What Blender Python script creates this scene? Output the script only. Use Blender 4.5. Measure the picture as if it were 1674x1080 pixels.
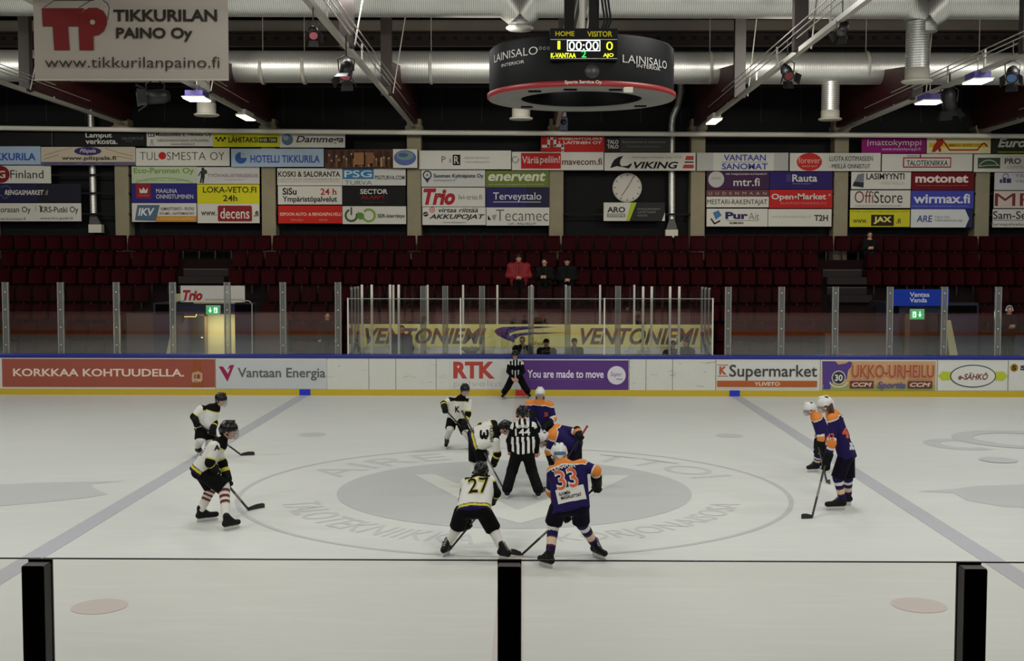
import bpy, bmesh, math, random
import numpy as np
from mathutils import Vector, Matrix
from mathutils.bvhtree import BVHTree

random.seed(7)
SC = bpy.context.scene
COL = SC.collection
for o in list(bpy.data.objects):
    bpy.data.objects.remove(o)

# ---------------------------------------------------------------- camera
W, H, FOC = 1674, 1080, 1954.5
PIT, YAW, ROL = 0.05745, 0.0117, 0.00124
CP = Vector((0.17, -19.70, 3.7915))
_r = Vector((math.cos(YAW), math.sin(YAW), 0)); _f = Vector((-math.sin(YAW), math.cos(YAW), 0)); _z = Vector((0, 0, 1))
FWD = math.cos(PIT) * _f - math.sin(PIT) * _z
_u = math.sin(PIT) * _f + math.cos(PIT) * _z
RGT = math.cos(ROL) * _r + math.sin(ROL) * _u
UPV = math.cos(ROL) * _u - math.sin(ROL) * _r
cam_d = bpy.data.cameras.new('camera'); cam = bpy.data.objects.new('camera', cam_d); COL.objects.link(cam)
cam_d.sensor_width = 36; cam_d.lens = FOC / W * 36; cam_d.clip_start = 0.1; cam_d.clip_end = 300
cam.matrix_world = Matrix(((RGT.x, UPV.x, -FWD.x, CP.x), (RGT.y, UPV.y, -FWD.y, CP.y), (RGT.z, UPV.z, -FWD.z, CP.z), (0, 0, 0, 1)))
SC.camera = cam

# ---------------------------------------------------------------- world, lights, exposure
SC.view_settings.view_transform = 'Standard'
SC.view_settings.look = 'None'
SC.view_settings.exposure = 0.36
SC.view_settings.gamma = 1
SC.view_settings.use_curve_mapping = False
wd = bpy.data.worlds.new('hall_air'); SC.world = wd; wd.use_nodes = True
wd.node_tree.nodes['Background'].inputs[0].default_value = (0.75, 0.8, 0.7, 1)
wd.node_tree.nodes['Background'].inputs[1].default_value = 0.010

def area_light(x, y, z, sx, sy, power, color=(1, 0.97, 0.88), spread=150, aim=None):
    d = bpy.data.lights.new('hall_or_fill_lamp', 'AREA'); d.shape = 'RECTANGLE'; d.size = sx; d.size_y = sy
    d.energy = power; d.color = color; d.spread = math.radians(spread)
    o = bpy.data.objects.new('hall_or_fill_lamp', d); COL.objects.link(o); o.location = (x, y, z)
    if aim is not None:
        o.rotation_euler = (Vector(aim) - Vector((x, y, z))).to_track_quat('-Z', 'Y').to_euler()
    return o
LAMP = 150
for ly in (-8.5, -1.0, 6.5):
    for lx in (-21, -12.6, -4.2, 4.2, 12.6, 21):
        area_light(lx, ly, 9.6, 2.4, 0.6, LAMP, (1, 0.995, 0.965), 180)
for lx in (-16.5, -5.5, 5.5, 16.5):      # unseen fill lights added on the near side to brighten the far side
    area_light(lx, -15.0, 9.2, 2.4, 0.6, 170, (1, 0.97, 0.88), 120, (lx * 0.9, 20, 5.5))
for lx in (-17, -9, -1, 7, 15):  # added fill row, no fixtures, brightens the back wall and its adverts
    area_light(lx, 10.5, 9.4, 1.6, 0.5, 75, (1, 0.96, 0.86), 130, (lx, 22.5, 7.2))

# ---------------------------------------------------------------- pixel <-> world (photo frame 1674 x 1080)
def ray(px, py):
    px, py = float(px), float(py)
    return FWD + (px - W / 2) / FOC * RGT - (py - H / 2) / FOC * UPV
def at(px, py, Y):
    d = ray(px, py); return CP + d * ((Y - CP.y) / d.y)
def ground(px, py, z=0.0):
    d = ray(px, py); return CP + d * ((z - CP.z) / d.z)

# ---------------------------------------------------------------- materials
def lin(c):
    c = c / 255.0
    return c / 12.92 if c <= 0.04045 else ((c + 0.055) / 1.055) ** 2.4
MATS = {}
def mat(name, rgb, rough=0.6, metal=0.0, spec=0.5, noise=0.0, nscale=8.0, emit=None, estr=0.0, bump=0.0, coat=0.0, stretch=None):
    """rgb: 0-255 sRGB surface colour."""
    if name in MATS: return MATS[name]
    m = bpy.data.materials.new(name); m.use_nodes = True
    nt = m.node_tree; b = nt.nodes['Principled BSDF']
    c = tuple(lin(v) for v in rgb) + (1,)
    b.inputs['Base Color'].default_value = c
    b.inputs['Roughness'].default_value = rough; b.inputs['Metallic'].default_value = metal
    b.inputs['Specular IOR Level'].default_value = spec
    if coat: b.inputs['Coat Weight'].default_value = coat
    if emit:
        b.inputs['Emission Color'].default_value = tuple(lin(v) for v in emit) + (1,)
        b.inputs['Emission Strength'].default_value = estr
    if noise or bump:
        tc = nt.nodes.new('ShaderNodeTexCoord'); mp = nt.nodes.new('ShaderNodeMapping')
        nt.links.new(tc.outputs['Object'], mp.inputs['Vector'])
        if stretch: mp.inputs['Scale'].default_value = stretch
        n = nt.nodes.new('ShaderNodeTexNoise'); n.inputs['Scale'].default_value = nscale; n.inputs['Detail'].default_value = 5
        nt.links.new(mp.outputs['Vector'], n.inputs['Vector'])
        if noise:
            mx = nt.nodes.new('ShaderNodeMix'); mx.data_type = 'RGBA'
            lo = tuple(v * (1 - noise) for v in c[:3]) + (1,); hi = tuple(min(1, v * (1 + noise)) for v in c[:3]) + (1,)
            mx.inputs[6].default_value = lo; mx.inputs[7].default_value = hi
            nt.links.new(n.outputs['Fac'], mx.inputs[0]); nt.links.new(mx.outputs[2], b.inputs['Base Color'])
        if bump:
            bp = nt.nodes.new('ShaderNodeBump'); bp.inputs['Strength'].default_value = bump; bp.inputs['Distance'].default_value = 0.02
            nt.links.new(n.outputs['Fac'], bp.inputs['Height']); nt.links.new(bp.outputs['Normal'], b.inputs['Normal'])
    MATS[name] = m
    return m
def paint(rgb, rough=0.5):
    return mat('paint_%02x%02x%02x' % tuple(int(v) for v in rgb), rgb, rough, spec=0.1, noise=0.05, nscale=3)

def glass_mat(name, tint=(235, 240, 240), refl=1.0, haze=0.0):
    if name in MATS: return MATS[name]
    m = bpy.data.materials.new(name); m.use_nodes = True; nt = m.node_tree; nt.nodes.clear()
    out = nt.nodes.new('ShaderNodeOutputMaterial'); tr = nt.nodes.new('ShaderNodeBsdfTransparent'); gl = nt.nodes.new('ShaderNodeBsdfGlossy')
    fr = nt.nodes.new('ShaderNodeFresnel'); fr.inputs['IOR'].default_value = 1.5; mx = nt.nodes.new('ShaderNodeMixShader')
    ml = nt.nodes.new('ShaderNodeMath'); ml.operation = 'MULTIPLY'; ml.inputs[1].default_value = refl
    tr.inputs['Color'].default_value = tuple(lin(v) for v in tint) + (1,)
    gl.inputs['Roughness'].default_value = 0.02
    nt.links.new(fr.outputs[0], ml.inputs[0]); nt.links.new(ml.outputs[0], mx.inputs[0])
    nt.links.new(tr.outputs[0], mx.inputs[1]); nt.links.new(gl.outputs[0], mx.inputs[2])
    last = mx
    if haze:
        df = nt.nodes.new('ShaderNodeBsdfDiffuse'); df.inputs['Color'].default_value = (0.62, 0.63, 0.6, 1)
        m2 = nt.nodes.new('ShaderNodeMixShader'); m2.inputs[0].default_value = haze
        nt.links.new(mx.outputs[0], m2.inputs[1]); nt.links.new(df.outputs[0], m2.inputs[2]); last = m2
    nt.links.new(last.outputs[0], out.inputs['Surface'])
    MATS[name] = m
    return m

def ice_mat():
    m = bpy.data.materials.new('ice'); m.use_nodes = True; nt = m.node_tree; b = nt.nodes['Principled BSDF']
    tc = nt.nodes.new('ShaderNodeTexCoord')
    def noise(scale, stretch, rot=0.0, detail=5):
        mp = nt.nodes.new('ShaderNodeMapping'); mp.inputs['Scale'].default_value = stretch; mp.inputs['Rotation'].default_value = (0, 0, rot)
        n = nt.nodes.new('ShaderNodeTexNoise'); n.inputs['Scale'].default_value = scale; n.inputs['Detail'].default_value = detail
        nt.links.new(tc.outputs['Object'], mp.inputs[0]); nt.links.new(mp.outputs[0], n.inputs['Vector']); return n
    a = noise(0.35, (0.6, 1, 1)); s = noise(3.0, (0.25, 2.2, 1), 0.08); s2 = noise(5.0, (0.3, 3, 1), 1.1)
    def mixc(f, c1, c2):
        x = nt.nodes.new('ShaderNodeMix'); x.data_type = 'RGBA'
        if f is not None: nt.links.new(f, x.inputs[0])
        for k, c in ((6, c1), (7, c2)):
            if isinstance(c, tuple): x.inputs[k].default_value = c
            else: nt.links.new(c, x.inputs[k])
        return x
    c = lambda *v: tuple(lin(q) for q in v) + (1,)
    base = mixc(a.outputs['Fac'], c(212, 215, 208), c(225, 227, 221))
    rp = nt.nodes.new('ShaderNodeMapRange'); rp.inputs[1].default_value = 0.52; rp.inputs[2].default_value = 0.78; rp.inputs[4].default_value = 0.35
    nt.links.new(s.outputs['Fac'], rp.inputs[0])
    l2 = mixc(rp.outputs[0], base.outputs[2], c(238, 240, 234))
    rp2 = nt.nodes.new('ShaderNodeMapRange'); rp2.inputs[1].default_value = 0.56; rp2.inputs[2].default_value = 0.8; rp2.inputs[4].default_value = 0.25
    nt.links.new(s2.outputs['Fac'], rp2.inputs[0])
    l3 = mixc(rp2.outputs[0], l2.outputs[2], c(196, 198, 190))
    nt.links.new(l3.outputs[2], b.inputs['Base Color'])
    b.inputs['Roughness'].default_value = 0.42; b.inputs['Specular IOR Level'].default_value = 0.35
    MATS['ice'] = m
    return m

def seg_mat(name, rgb, estr):
    return mat(name, rgb, 0.5, emit=rgb, estr=estr)

# ---------------------------------------------------------------- mesh builder
class MB:
    def __init__(s): s.v = []; s.f = []; s.m = []; s.sm = []; s.mats = []
    def mi(s, m):
        if m not in s.mats: s.mats.append(m)
        return s.mats.index(m)
    def add(s, vs, fs, m, smooth=False):
        o = len(s.v); s.v += [tuple(v) for v in vs]; k = s.mi(m)
        for f in fs: s.f.append([i + o for i in f]); s.m.append(k); s.sm.append(smooth)
    def box(s, lo, hi, m, bev=0.0):
        x0, y0, z0 = lo; x1, y1, z1 = hi
        if bev:
            bm = bmesh.new(); bmesh.ops.create_cube(bm, size=1)
            for v in bm.verts: v.co = Vector(((x0 + x1) / 2 + v.co.x * (x1 - x0), (y0 + y1) / 2 + v.co.y * (y1 - y0), (z0 + z1) / 2 + v.co.z * (z1 - z0)))
            bmesh.ops.bevel(bm, geom=bm.edges[:], offset=bev, segments=2, affect='EDGES', profile=0.5)
            s.bm(bm, m); return
        v = [(x0, y0, z0), (x1, y0, z0), (x1, y1, z0), (x0, y1, z0), (x0, y0, z1), (x1, y0, z1), (x1, y1, z1), (x0, y1, z1)]
        s.add(v, [(3, 2, 1, 0), (4, 5, 6, 7), (0, 1, 5, 4), (1, 2, 6, 5), (2, 3, 7, 6), (3, 0, 4, 7)], m)
    def bm(s, bm, m, smooth=False):
        bm.verts.index_update()
        s.add([v.co.copy() for v in bm.verts], [[v.index for v in f.verts] for f in bm.faces], m, smooth); bm.free()
    def tube(s, pts, rad, m, n=10, cap=True, smooth=True):
        pts = [Vector(p) for p in pts]
        rs = rad if isinstance(rad, (list, tuple)) else [rad] * len(pts)
        vs = []; fs = []; prev = None
        for i, p in enumerate(pts):
            t = (pts[min(i + 1, len(pts) - 1)] - pts[max(i - 1, 0)]).normalized()
            if prev is None:
                a = t.orthogonal().normalized()
            else:
                a = (prev - t * prev.dot(t)).normalized()
            prev = a; b = t.cross(a)
            for k in range(n):
                q = 2 * math.pi * k / n
                vs.append(p + (a * math.cos(q) + b * math.sin(q)) * rs[i])
        for i in range(len(pts) - 1):
            for k in range(n):
                k2 = (k + 1) % n; fs.append((i * n + k, i * n + k2, (i + 1) * n + k2, (i + 1) * n + k))
        s.add(vs, fs, m, smooth)
        if cap:
            s.add(vs[:n], [tuple(range(n))[::-1]], m); s.add(vs[-n:], [tuple(range(n))], m)
    def lathe(s, c, prof, m, n=32, axis='z', smooth=True):
        """prof: list of (radius, height) along axis from c"""
        vs = []; fs = []
        for r, h in prof:
            for k in range(n):
                q = 2 * math.pi * k / n; x, y = r * math.cos(q), r * math.sin(q)
                if axis == 'z': vs.append((c[0] + x, c[1] + y, c[2] + h))
                elif axis == 'y': vs.append((c[0] + x, c[1] + h, c[2] + y))
                else: vs.append((c[0] + h, c[1] + x, c[2] + y))
        for i in range(len(prof) - 1):
            for k in range(n):
                k2 = (k + 1) % n; fs.append((i * n + k, i * n + k2, (i + 1) * n + k2, (i + 1) * n + k))
        s.add(vs, fs, m, smooth)
    def disc(s, c, r, m, n=32, ax=Vector((1, 0, 0)), ay=Vector((0, 0, 1)), r2=None):
        r2 = r if r2 is None else r2; c = Vector(c)
        s.add([c + ax * (r * math.cos(2 * math.pi * k / n)) + ay * (r2 * math.sin(2 * math.pi * k / n)) for k in range(n)], [tuple(range(n))], m)
    def prism(s, pts, d, m):
        """closed polygon pts extruded by vector d"""
        n = len(pts); d = Vector(d); a = [Vector(p) for p in pts]; b = [p + d for p in a]
        s.add(a + b, [tuple(range(n))[::-1], tuple(range(n, 2 * n))] + [(k, (k + 1) % n, n + (k + 1) % n, n + k) for k in range(n)], m)
    def obox(s, a, b, wx, wz, m, up=Vector((0, 0, 1))):
        """box beam from a to b"""
        a = Vector(a); b = Vector(b); t = (b - a).normalized(); r = t.cross(up)
        if r.length < 1e-4: r = Vector((1, 0, 0))
        r.normalize(); u = r.cross(t)
        q = [-r * wx / 2 - u * wz / 2, r * wx / 2 - u * wz / 2, r * wx / 2 + u * wz / 2, -r * wx / 2 + u * wz / 2]
        s.add([a + k for k in q] + [b + k for k in q], [(3, 2, 1, 0), (4, 5, 6, 7), (0, 1, 5, 4), (1, 2, 6, 5), (2, 3, 7, 6), (3, 0, 4, 7)], m)
    def mesh(s, name):
        me = bpy.data.meshes.new(name); me.from_pydata(s.v, [], s.f)
        for m in s.mats: me.materials.append(m)
        me.polygons.foreach_set('material_index', s.m); me.polygons.foreach_set('use_smooth', s.sm); me.update()
        return me
    def build(s, name, parent=None, origin=None):
        me = s.mesh(name)
        o = bpy.data.objects.new(name, me); COL.objects.link(o)
        if origin is not None and parent is None:
            me.transform(Matrix.Translation(-Vector(origin))); o.location = origin
        if parent is not None:
            o.parent = parent
            me.transform(world_of(parent).inverted())
        return o
WM = {}
def world_of(o):
    m = Matrix.LocRotScale(o.location, o.rotation_euler, o.scale)
    return (world_of(o.parent) @ m) if o.parent else m
def empty(name, loc, rz=0.0):
    o = bpy.data.objects.new(name, None); COL.objects.link(o); o.location = loc; o.rotation_euler = (0, 0, rz); o.empty_display_size = 0.2
    return o
def tag(o, label, cat, group=None, kind=None):
    o['label'] = label; o['category'] = cat
    if group: o['group'] = group
    if kind: o['kind'] = kind
    return o
def struct(o):
    o['kind'] = 'structure'; return o
def copy_tree(o, parent=None):
    c = o.copy(); COL.objects.link(c)
    if parent is not None: c.parent = parent
    for ch in o.children: copy_tree(ch, c)
    return c
NUM1 = 'first second third fourth fifth sixth seventh eighth ninth tenth eleventh twelfth thirteenth fourteenth fifteenth sixteenth seventeenth eighteenth nineteenth'.split()
TENS = {2: 'twent', 3: 'thirt', 4: 'fort', 5: 'fift', 6: 'sixt', 7: 'sevent', 8: 'eight'}
def ordinal(n):
    if n < 20: return NUM1[n - 1]
    t, u = divmod(n, 10)
    return TENS[t] + 'ieth' if u == 0 else TENS[t] + 'y-' + NUM1[u - 1]

# ---------------------------------------------------------------- lettering
TXT = {}
def glyphs(text, bold=0.0, shear=0.0):
    """flat lettering as (verts N x 2 scaled to a unit box, faces)"""
    k = (text, bold, shear)
    if k in TXT: return TXT[k]
    cu = bpy.data.curves.new('lettering', 'FONT'); cu.body = text; cu.size = 1; cu.offset = bold; cu.shear = shear; cu.fill_mode = 'FRONT'; cu.resolution_u = 3
    ob = bpy.data.objects.new('lettering', cu)
    me = ob.to_mesh()
    v = np.array([p.co[:2] for p in me.vertices]) if len(me.vertices) else np.zeros((0, 2))
    f = [list(p.vertices) for p in me.polygons]
    nz = [p.normal.z for p in me.polygons]
    f = [q if z > 0 else q[::-1] for q, z in zip(f, nz)]
    ob.to_mesh_clear(); bpy.data.objects.remove(ob); bpy.data.curves.remove(cu)
    lo, hi = v.min(0), v.max(0)
    asp = (hi[0] - lo[0]) / max(1e-6, hi[1] - lo[1])
    v = (v - lo) / np.maximum(hi - lo, 1e-6)
    TXT[k] = (v, f, asp)
    return TXT[k]

# ================================================================ ICE
ICE = ice_mat()
def icem(name, rgb): return mat('ice_' + name, rgb, 0.42, spec=0.35, noise=0.04, nscale=2.5, stretch=(0.4, 2, 1))
M_LINE = icem('line', (189, 191, 195)); M_LOGO = icem('logo', (195, 198, 194)); M_RING = icem('ring', (196, 198, 196)); M_LET = icem('letter', (203, 205, 202))
M_RED = icem('red', (213, 206, 199)); M_SPOT = icem('spot', (210, 201, 193)); M_PALE = icem('pale', (218, 220, 212)); M_AD = icem('advert', (200, 203, 199))
ib = MB()
ib.add([(-30, -14, 0), (30, -14, 0), (30, 14, 0), (-30, 14, 0)], [(0, 1, 2, 3)], ICE)
ib.add([(-30, -14, -0.1), (30, -14, -0.1), (30, 14, -0.1), (-30, 14, -0.1)], [(3, 2, 1, 0)], ICE)
def ipoly(pts, m, z=0.003): ib.add([(p[0], p[1], z) for p in pts], [tuple(range(len(pts)))], m)
def iring(cx, cy, r0, r1, m, z=0.003, n=96, a0=0, a1=2 * math.pi):
    vs = []; fs = []
    for k in range(n + 1):
        q = a0 + (a1 - a0) * k / n
        vs += [(cx + r0 * math.cos(q), cy + r0 * math.sin(q), z), (cx + r1 * math.cos(q), cy + r1 * math.sin(q), z)]
    for k in range(n): fs.append((2 * k, 2 * k + 1, 2 * k + 3, 2 * k + 2))
    ib.add(vs, fs, m)
def idisc(cx, cy, r, m, z=0.003, ry=None):
    ry = ry or r
    ipoly([(cx + r * math.cos(2 * math.pi * k / 64), cy + ry * math.sin(2 * math.pi * k / 64)) for k in range(64)], m, z)
for x in (-6.14, 6.12): ipoly([(x - 0.15, -14), (x + 0.15, -14), (x + 0.15, 14), (x - 0.15, 14)], M_LINE)
ipoly([(-0.15, -14), (0.15, -14), (0.15, -4.5), (-0.15, -4.5)], M_RED); ipoly([(-0.15, 4.5), (0.15, 4.5), (0.15, 14), (-0.15, 14)], M_RED)
iring(-0.02, 0, 4.45, 4.53, M_RING); idisc(-0.02, 0.05, 2.93, M_LOGO)
for px, py, m in ((163, 991, M_SPOT), (1502, 989, M_SPOT), (511, 710, M_AD), (1192, 712, M_AD)):
    g = ground(px, py); idisc(g.x, g.y, 0.3, m)
g = ground(1640, 800)
def gp(pts): return [ground(x, y) for x, y in pts]
V = gp([(678, 776), (710, 775), (800, 812), (846, 834), (905, 812), (990, 777), (1030, 777), (900, 842), (850, 856), (800, 842)])
ipoly([(p.x, p.y) for p in V[:4] + [V[8], V[9]]], M_PALE, 0.006); ipoly([(p.x, p.y) for p in [V[3], V[4], V[5], V[6], V[7], V[8]]], M_PALE, 0.006)
def arc_text(text, a0, a1, r0, r1, m, outward):
    """lettering along the ring; outward: letter tops away from the centre"""
    v, f, asp = glyphs(text, 0.0)
    q = []
    for x, y in v:
        a = math.radians(a0 + (a1 - a0) * x); r = r0 + (r1 - r0) * y if outward else r1 - (r1 - r0) * y
        q.append((r * math.cos(a), r * math.sin(a), 0.003))
    ib.add(q, f, m)
arc_text('TALOTEKNIIKKA', 197, 262, 3.25, 3.85, M_LET, False)
arc_text('KORJONAISOSA', 280, 343, 3.25, 3.85, M_LET, False)
arc_text('AIRE', 160, 112, 3.3, 4.1, M_LET, True)
arc_text('TTOI', 66, 20, 3.3, 4.1, M_LET, True)
ipoly([(p.x, p.y) for p in gp([(-60, 795), (60, 789), (205, 786), (150, 791), (152, 797), (176, 808), (130, 815), (60, 822), (-60, 832)])], M_AD)
ipoly([(p.x, p.y) for p in gp([(1500, 803), (1560, 799), (1600, 794), (1720, 790), (1720, 832), (1640, 828), (1580, 818), (1560, 806)])], M_AD)
for (cx, cy, rx, ry) in ((1575, 726, 62, 12),):
    c = ground(cx, cy); e = ground(cx + rx, cy); t = ground(cx, cy - ry)
    iring(c.x, c.y, 0.45, 0.8, M_AD, n=40, a0=0.3, a1=5.2)
c = ground(1665, 718); iring(c.x, c.y, 0.9, 1.35, M_AD, z=0.006, n=40, a0=1.0, a1=6.0)
c = ground(1632, 752); idisc(c.x, c.y, 0.35, M_AD, z=0.009)
struct(ib.build('ice_surface'))

# ================================================================ FLOOR, WALLS, CEILING
M_CONC = mat('dark_concrete', (52, 49, 47), 0.8, noise=0.25, nscale=3)
M_WALL = mat('black_wall', (15, 16, 18), 0.7, spec=0.2, noise=0.2, nscale=1.5)
M_CEIL = mat('ceiling_sheet', (40, 37, 33), 0.7, noise=0.2, nscale=1.0)
M_RISER = mat('stand_concrete', (26, 12, 13), 0.8, spec=0.1, noise=0.2, nscale=4)
M_MAROON = mat('maroon_steel', (62, 14, 17), 0.55, noise=0.12, nscale=3)
M_STRUT = mat('brown_steel', (40, 31, 26), 0.55, noise=0.12, nscale=3)
M_WHITE = mat('white_steel', (205, 203, 192), 0.45, noise=0.05, nscale=4)
M_PIPE = mat('conduit_grey', (170, 166, 156), 0.4, noise=0.06)
M_GALV = None
fb = MB(); fb.box((-34, 14.14, -0.3), (34, 22.9, -0.02), M_CONC); fb.box((-34, -26, -0.3), (34, -14.14, -0.02), M_CONC); struct(fb.build('floor'))
wb = MB(); wb.box((-34, 22.75, -0.02), (34, 23.0, 13.0), M_WALL)
for k in range(-24, 25): wb.box((k * 1.4 - 0.012, 22.735, 8.7), (k * 1.4 + 0.012, 22.75, 11.6), M_CEIL)
wb.box((-34, 22.72, 9.9), (34, 22.75, 9.96), M_CEIL)
struct(wb.build('wall_back'))
cb = MB(); cb.box((-34, -26, 12.6), (34, 22.75, 12.9), M_CEIL)
for k in range(24):
    y = -24 + k * 2; cb.box((-34, y - 0.06, 12.45), (34, y + 0.06, 12.6), M_CEIL)
struct(cb.build('ceiling'))
for s, n in ((-1, 'wall_left'), (1, 'wall_right')):
    b = MB(); b.box((min(s * 34, s * 34.2), -26, -0.02), (max(s * 34, s * 34.2), 22.75, 12.9), M_WALL); struct(b.build(n))
M_PURL = mat('purlin_brown', (42, 33, 29), 0.7, spec=0.2, noise=0.12, nscale=3)
# ceiling purlins, red-brown perforated beams running along the hall
for i, (y, z, h) in enumerate(((18.6, 11.75, 0.5), (20.9, 11.0, 0.42))):
    b = MB(); b.box((-30, y - 0.08, z), (30, y + 0.08, z + h), M_PURL)
    for k in range(150): b.box((-29.9 + k * 0.4, y - 0.086, z + 0.2), (-29.74 + k * 0.4, y - 0.08, z + 0.32), M_WALL)
    b.box((-30, y - 0.14, z - 0.04), (30, y + 0.14, z), M_STRUT)
    struct(b.build('trim_%d' % (i + 1)))
for i, (y, z, d, h) in enumerate(((16.0, 11.6, 2.4, 0.1), (20.5, 11.45, 0.3, 0.35))):
    b = MB(); b.box((-30, y, z), (30, y + d, z + h), mat('ceiling_panel', (92, 86, 76), 0.7, noise=0.1, nscale=1)); struct(b.build('trim_%d' % (i + 3)))

# ================================================================ PILLARS
PIL_PX = [(-40, -8), (183, 215), (425, 453), (664, 690), (898, 921), (1128, 1154), (1361, 1389), (1591, 1622)]
PILX = []
M_PIL = mat('pale_concrete', (142, 134, 110), 0.85, noise=0.18, nscale=2.5, bump=0.15)
for i, (a, b_) in enumerate(PIL_PX):
    x0 = at(a, 300, 22.15).x; x1 = at(b_, 300, 22.15).x; c = (x0 + x1) / 2; PILX.append(c)
    w = 0.25
    b = MB(); b.box((c - w, 22.13, 3.5), (c + w, 22.75, 8.75), M_PIL, 0.03)
    if i: b.box((c - w - 0.05, 22.1, 8.35), (c + w + 0.05, 22.75, 8.5), M_PIL)
    o = struct(b.build('trim_%d' % (i + 10)))

# ================================================================ DASHER BOARDS (far side)
M_BOARD = mat('board_white', (206, 207, 198), 0.4, noise=0.05, nscale=3)
M_SEAM = mat('board_seam', (120, 120, 112), 0.7)
M_KICK = mat('kick_yellow', (192, 166, 30), 0.4, noise=0.06, nscale=4)
M_RAIL = mat('rail_blue', (24, 34, 128), 0.35, noise=0.05)
M_BLUE = mat('marker_blue', (24, 40, 190), 0.4, noise=0.04)
M_MRED = mat('marker_red', (205, 52, 40), 0.4, noise=0.04)
root = empty('rink_boards', (0, 14, 0))
tag(root, 'long white rink boards with yellow kick strip across the far side of the ice', 'rink boards')
b = MB(); b.box((-30, 14.0, 0.17), (30, 14.12, 1.06), M_BOARD)
for px in (352.5, 534, 603, 647, 713, 852, 1028.5, 1056, 1099.5, 1170, 1341, 1532, 1648):
    x = at(px, 610, 14).x; b.box((x - 0.008, 13.996, 0.17), (x + 0.008, 14.0, 1.06), M_SEAM)
rng = random.Random(3)
for k in range(150):
    x = rng.uniform(-14.5, 14.5); z = rng.uniform(0.25, 1.0); l = rng.uniform(0.05, 0.28); t = rng.uniform(0.004, 0.010); a = rng.uniform(-0.3, 0.3)
    b.add([(x, 13.995, z), (x + l, 13.995, z + a * l), (x + l, 13.995, z + a * l + t), (x, 13.995, z + t)], [(0, 1, 2, 3)], M_SEAM)
b.build('panel', root)
b = MB(); b.box((-30, 13.985, 0.0), (30, 14.11, 0.17), M_KICK)
kick = b.build('kick_strip', root)
for px, m, w in ((498.5, M_BLUE, 0.155), (1201, M_BLUE, 0.145), (852, M_MRED, 0.155)):
    x = at(px, 642, 13.985).x; b = MB(); b.box((x - w, 13.975, 0.0), (x + w, 13.99, 0.172), m); b.build('line_marker', kick)
b = MB(); b.box((-30, 13.97, 1.05), (30, 14.16, 1.17), M_RAIL, 0.03); b.build('top_rail', root)
# near side boards: below the picture, mirrored in the far glass
root = empty('rink_boards', (0, -14, 0)); tag(root, 'pinkish white rink boards with orange kick strip under the brown posts, near side', 'rink boards')
b = MB(); b.box((-30, -14.12, 0.2), (30, -14.0, 1.06), mat('near_board_pink', (208, 166, 160), 0.4, noise=0.05)); b.build('panel', root)
b = MB(); b.box((-30, -14.11, 0), (30, -13.985, 0.2), mat('near_kick_orange', (232, 122, 16), 0.4, noise=0.05)); b.build('kick_strip', root)
b = MB(); b.box((-30, -14.16, 1.05), (30, -13.97, 1.17), mat('near_rail_pink', (190, 140, 136), 0.4, noise=0.05), 0.03); b.build('top_rail', root)

# ================================================================ FAR GLASS
M_GLASS = glass_mat('rink_glass', (251, 252, 251), 2.1)
M_POST = glass_mat('acrylic_post', (214, 216, 212), 1.0, 0.16)
M_POSTE = glass_mat('acrylic_edge', (226, 228, 224), 1.0, 0.34)
ZR = 1.17
def zt(px, py, Y): return at(px, py, Y).z
posts = [7, 97, 188, 280, 369, 460, 550, 1187, 1274, 1362, 1451, 1540, 1628]
for i, px in enumerate(posts):
    x = at(px + 3, 520, 14.06).x; z1 = zt(px, 461 if px < 600 else 468.5, 14.06)
    b = MB(); b.box((x - 0.075, 14.03, ZR), (x + 0.075, 14.09, z1), M_POST)
    for s in (-1, 1): b.box((x + s * 0.075 - 0.014, 14.02, ZR), (x + s * 0.075 + 0.014, 14.10, z1), M_POSTE)
    for k in range(4): b.lathe((x, 14.02, ZR + 0.25 + k * 0.5), [(0, -0.012), (0.02, -0.01), (0.02, 0.0)], M_WHITE, 8, 'y')
    o = b.build('glass_post', origin=(x, 14.06, ZR))
    tag(o, 'translucent grey glass post on the far boards, ' + ordinal(i + 1) + ' of thirteen counted from the left', 'glass post', 'translucent posts of the far rink glass')
xs = [-82] + posts + [1720]
n = 0
for a, c in zip(xs[:-1], xs[1:]):
    if a == 550: continue
    n += 1
    x0 = at(a + 3, 520, 14.06).x; x1 = at(c + 3, 520, 14.06).x; z1 = zt((a + c) / 2, 465 if a < 600 else 471, 14.06)
    b = MB(); b.box((x0 + 0.09, 14.055, ZR), (x1 - 0.09, 14.067, z1), M_GLASS)
    o = b.build('glass_screen', origin=((x0 + x1) / 2, 14.06, ZR))
    tag(o, 'clear tall glass pane on the far boards, ' + ordinal(n) + ' of thirteen counted from the left', 'glass pane', 'tall panes of the far rink glass')
# players' and penalty boxes between the tall panes: low front panes, dividers, yellow rear wall with panes above
FX = [569, 753, 988, 1165]
for i, (a, c) in enumerate(zip(FX[:-1], FX[1:])):
    x0 = at(a, 520, 14.06).x; x1 = at(c, 520, 14.06).x; z1 = zt(a, 488, 14.06)
    r = empty('box_glass_screen', ((x0 + x1) / 2, 14.06, ZR))
    tag(r, 'low clear pane in front of the benches, ' + ['left', 'middle', 'right'][i] + ' one of the three', 'glass pane', 'low front panes of the bench boxes')
    b = MB(); b.box((x0 + 0.02, 14.055, ZR), (x1 - 0.02, 14.067, z1), M_GLASS); b.build('sheet', r)
    b = MB(); b.box((x0 + 0.02, 14.05, z1 - 0.012), (x1 - 0.02, 14.072, z1 + 0.012), M_POSTE); b.build('top_edge', r)
    b = MB(); b.box((x0 - 0.02, 14.04, ZR), (x0 + 0.02, 14.08, z1 + 0.02), M_WHITE); b.build('edge_strip', r)
    if i == 2:
        b = MB(); b.box((x1 - 0.02, 14.04, ZR), (x1 + 0.02, 14.08, z1 + 0.02), M_WHITE); b.build('edge_strip', r)
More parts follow.
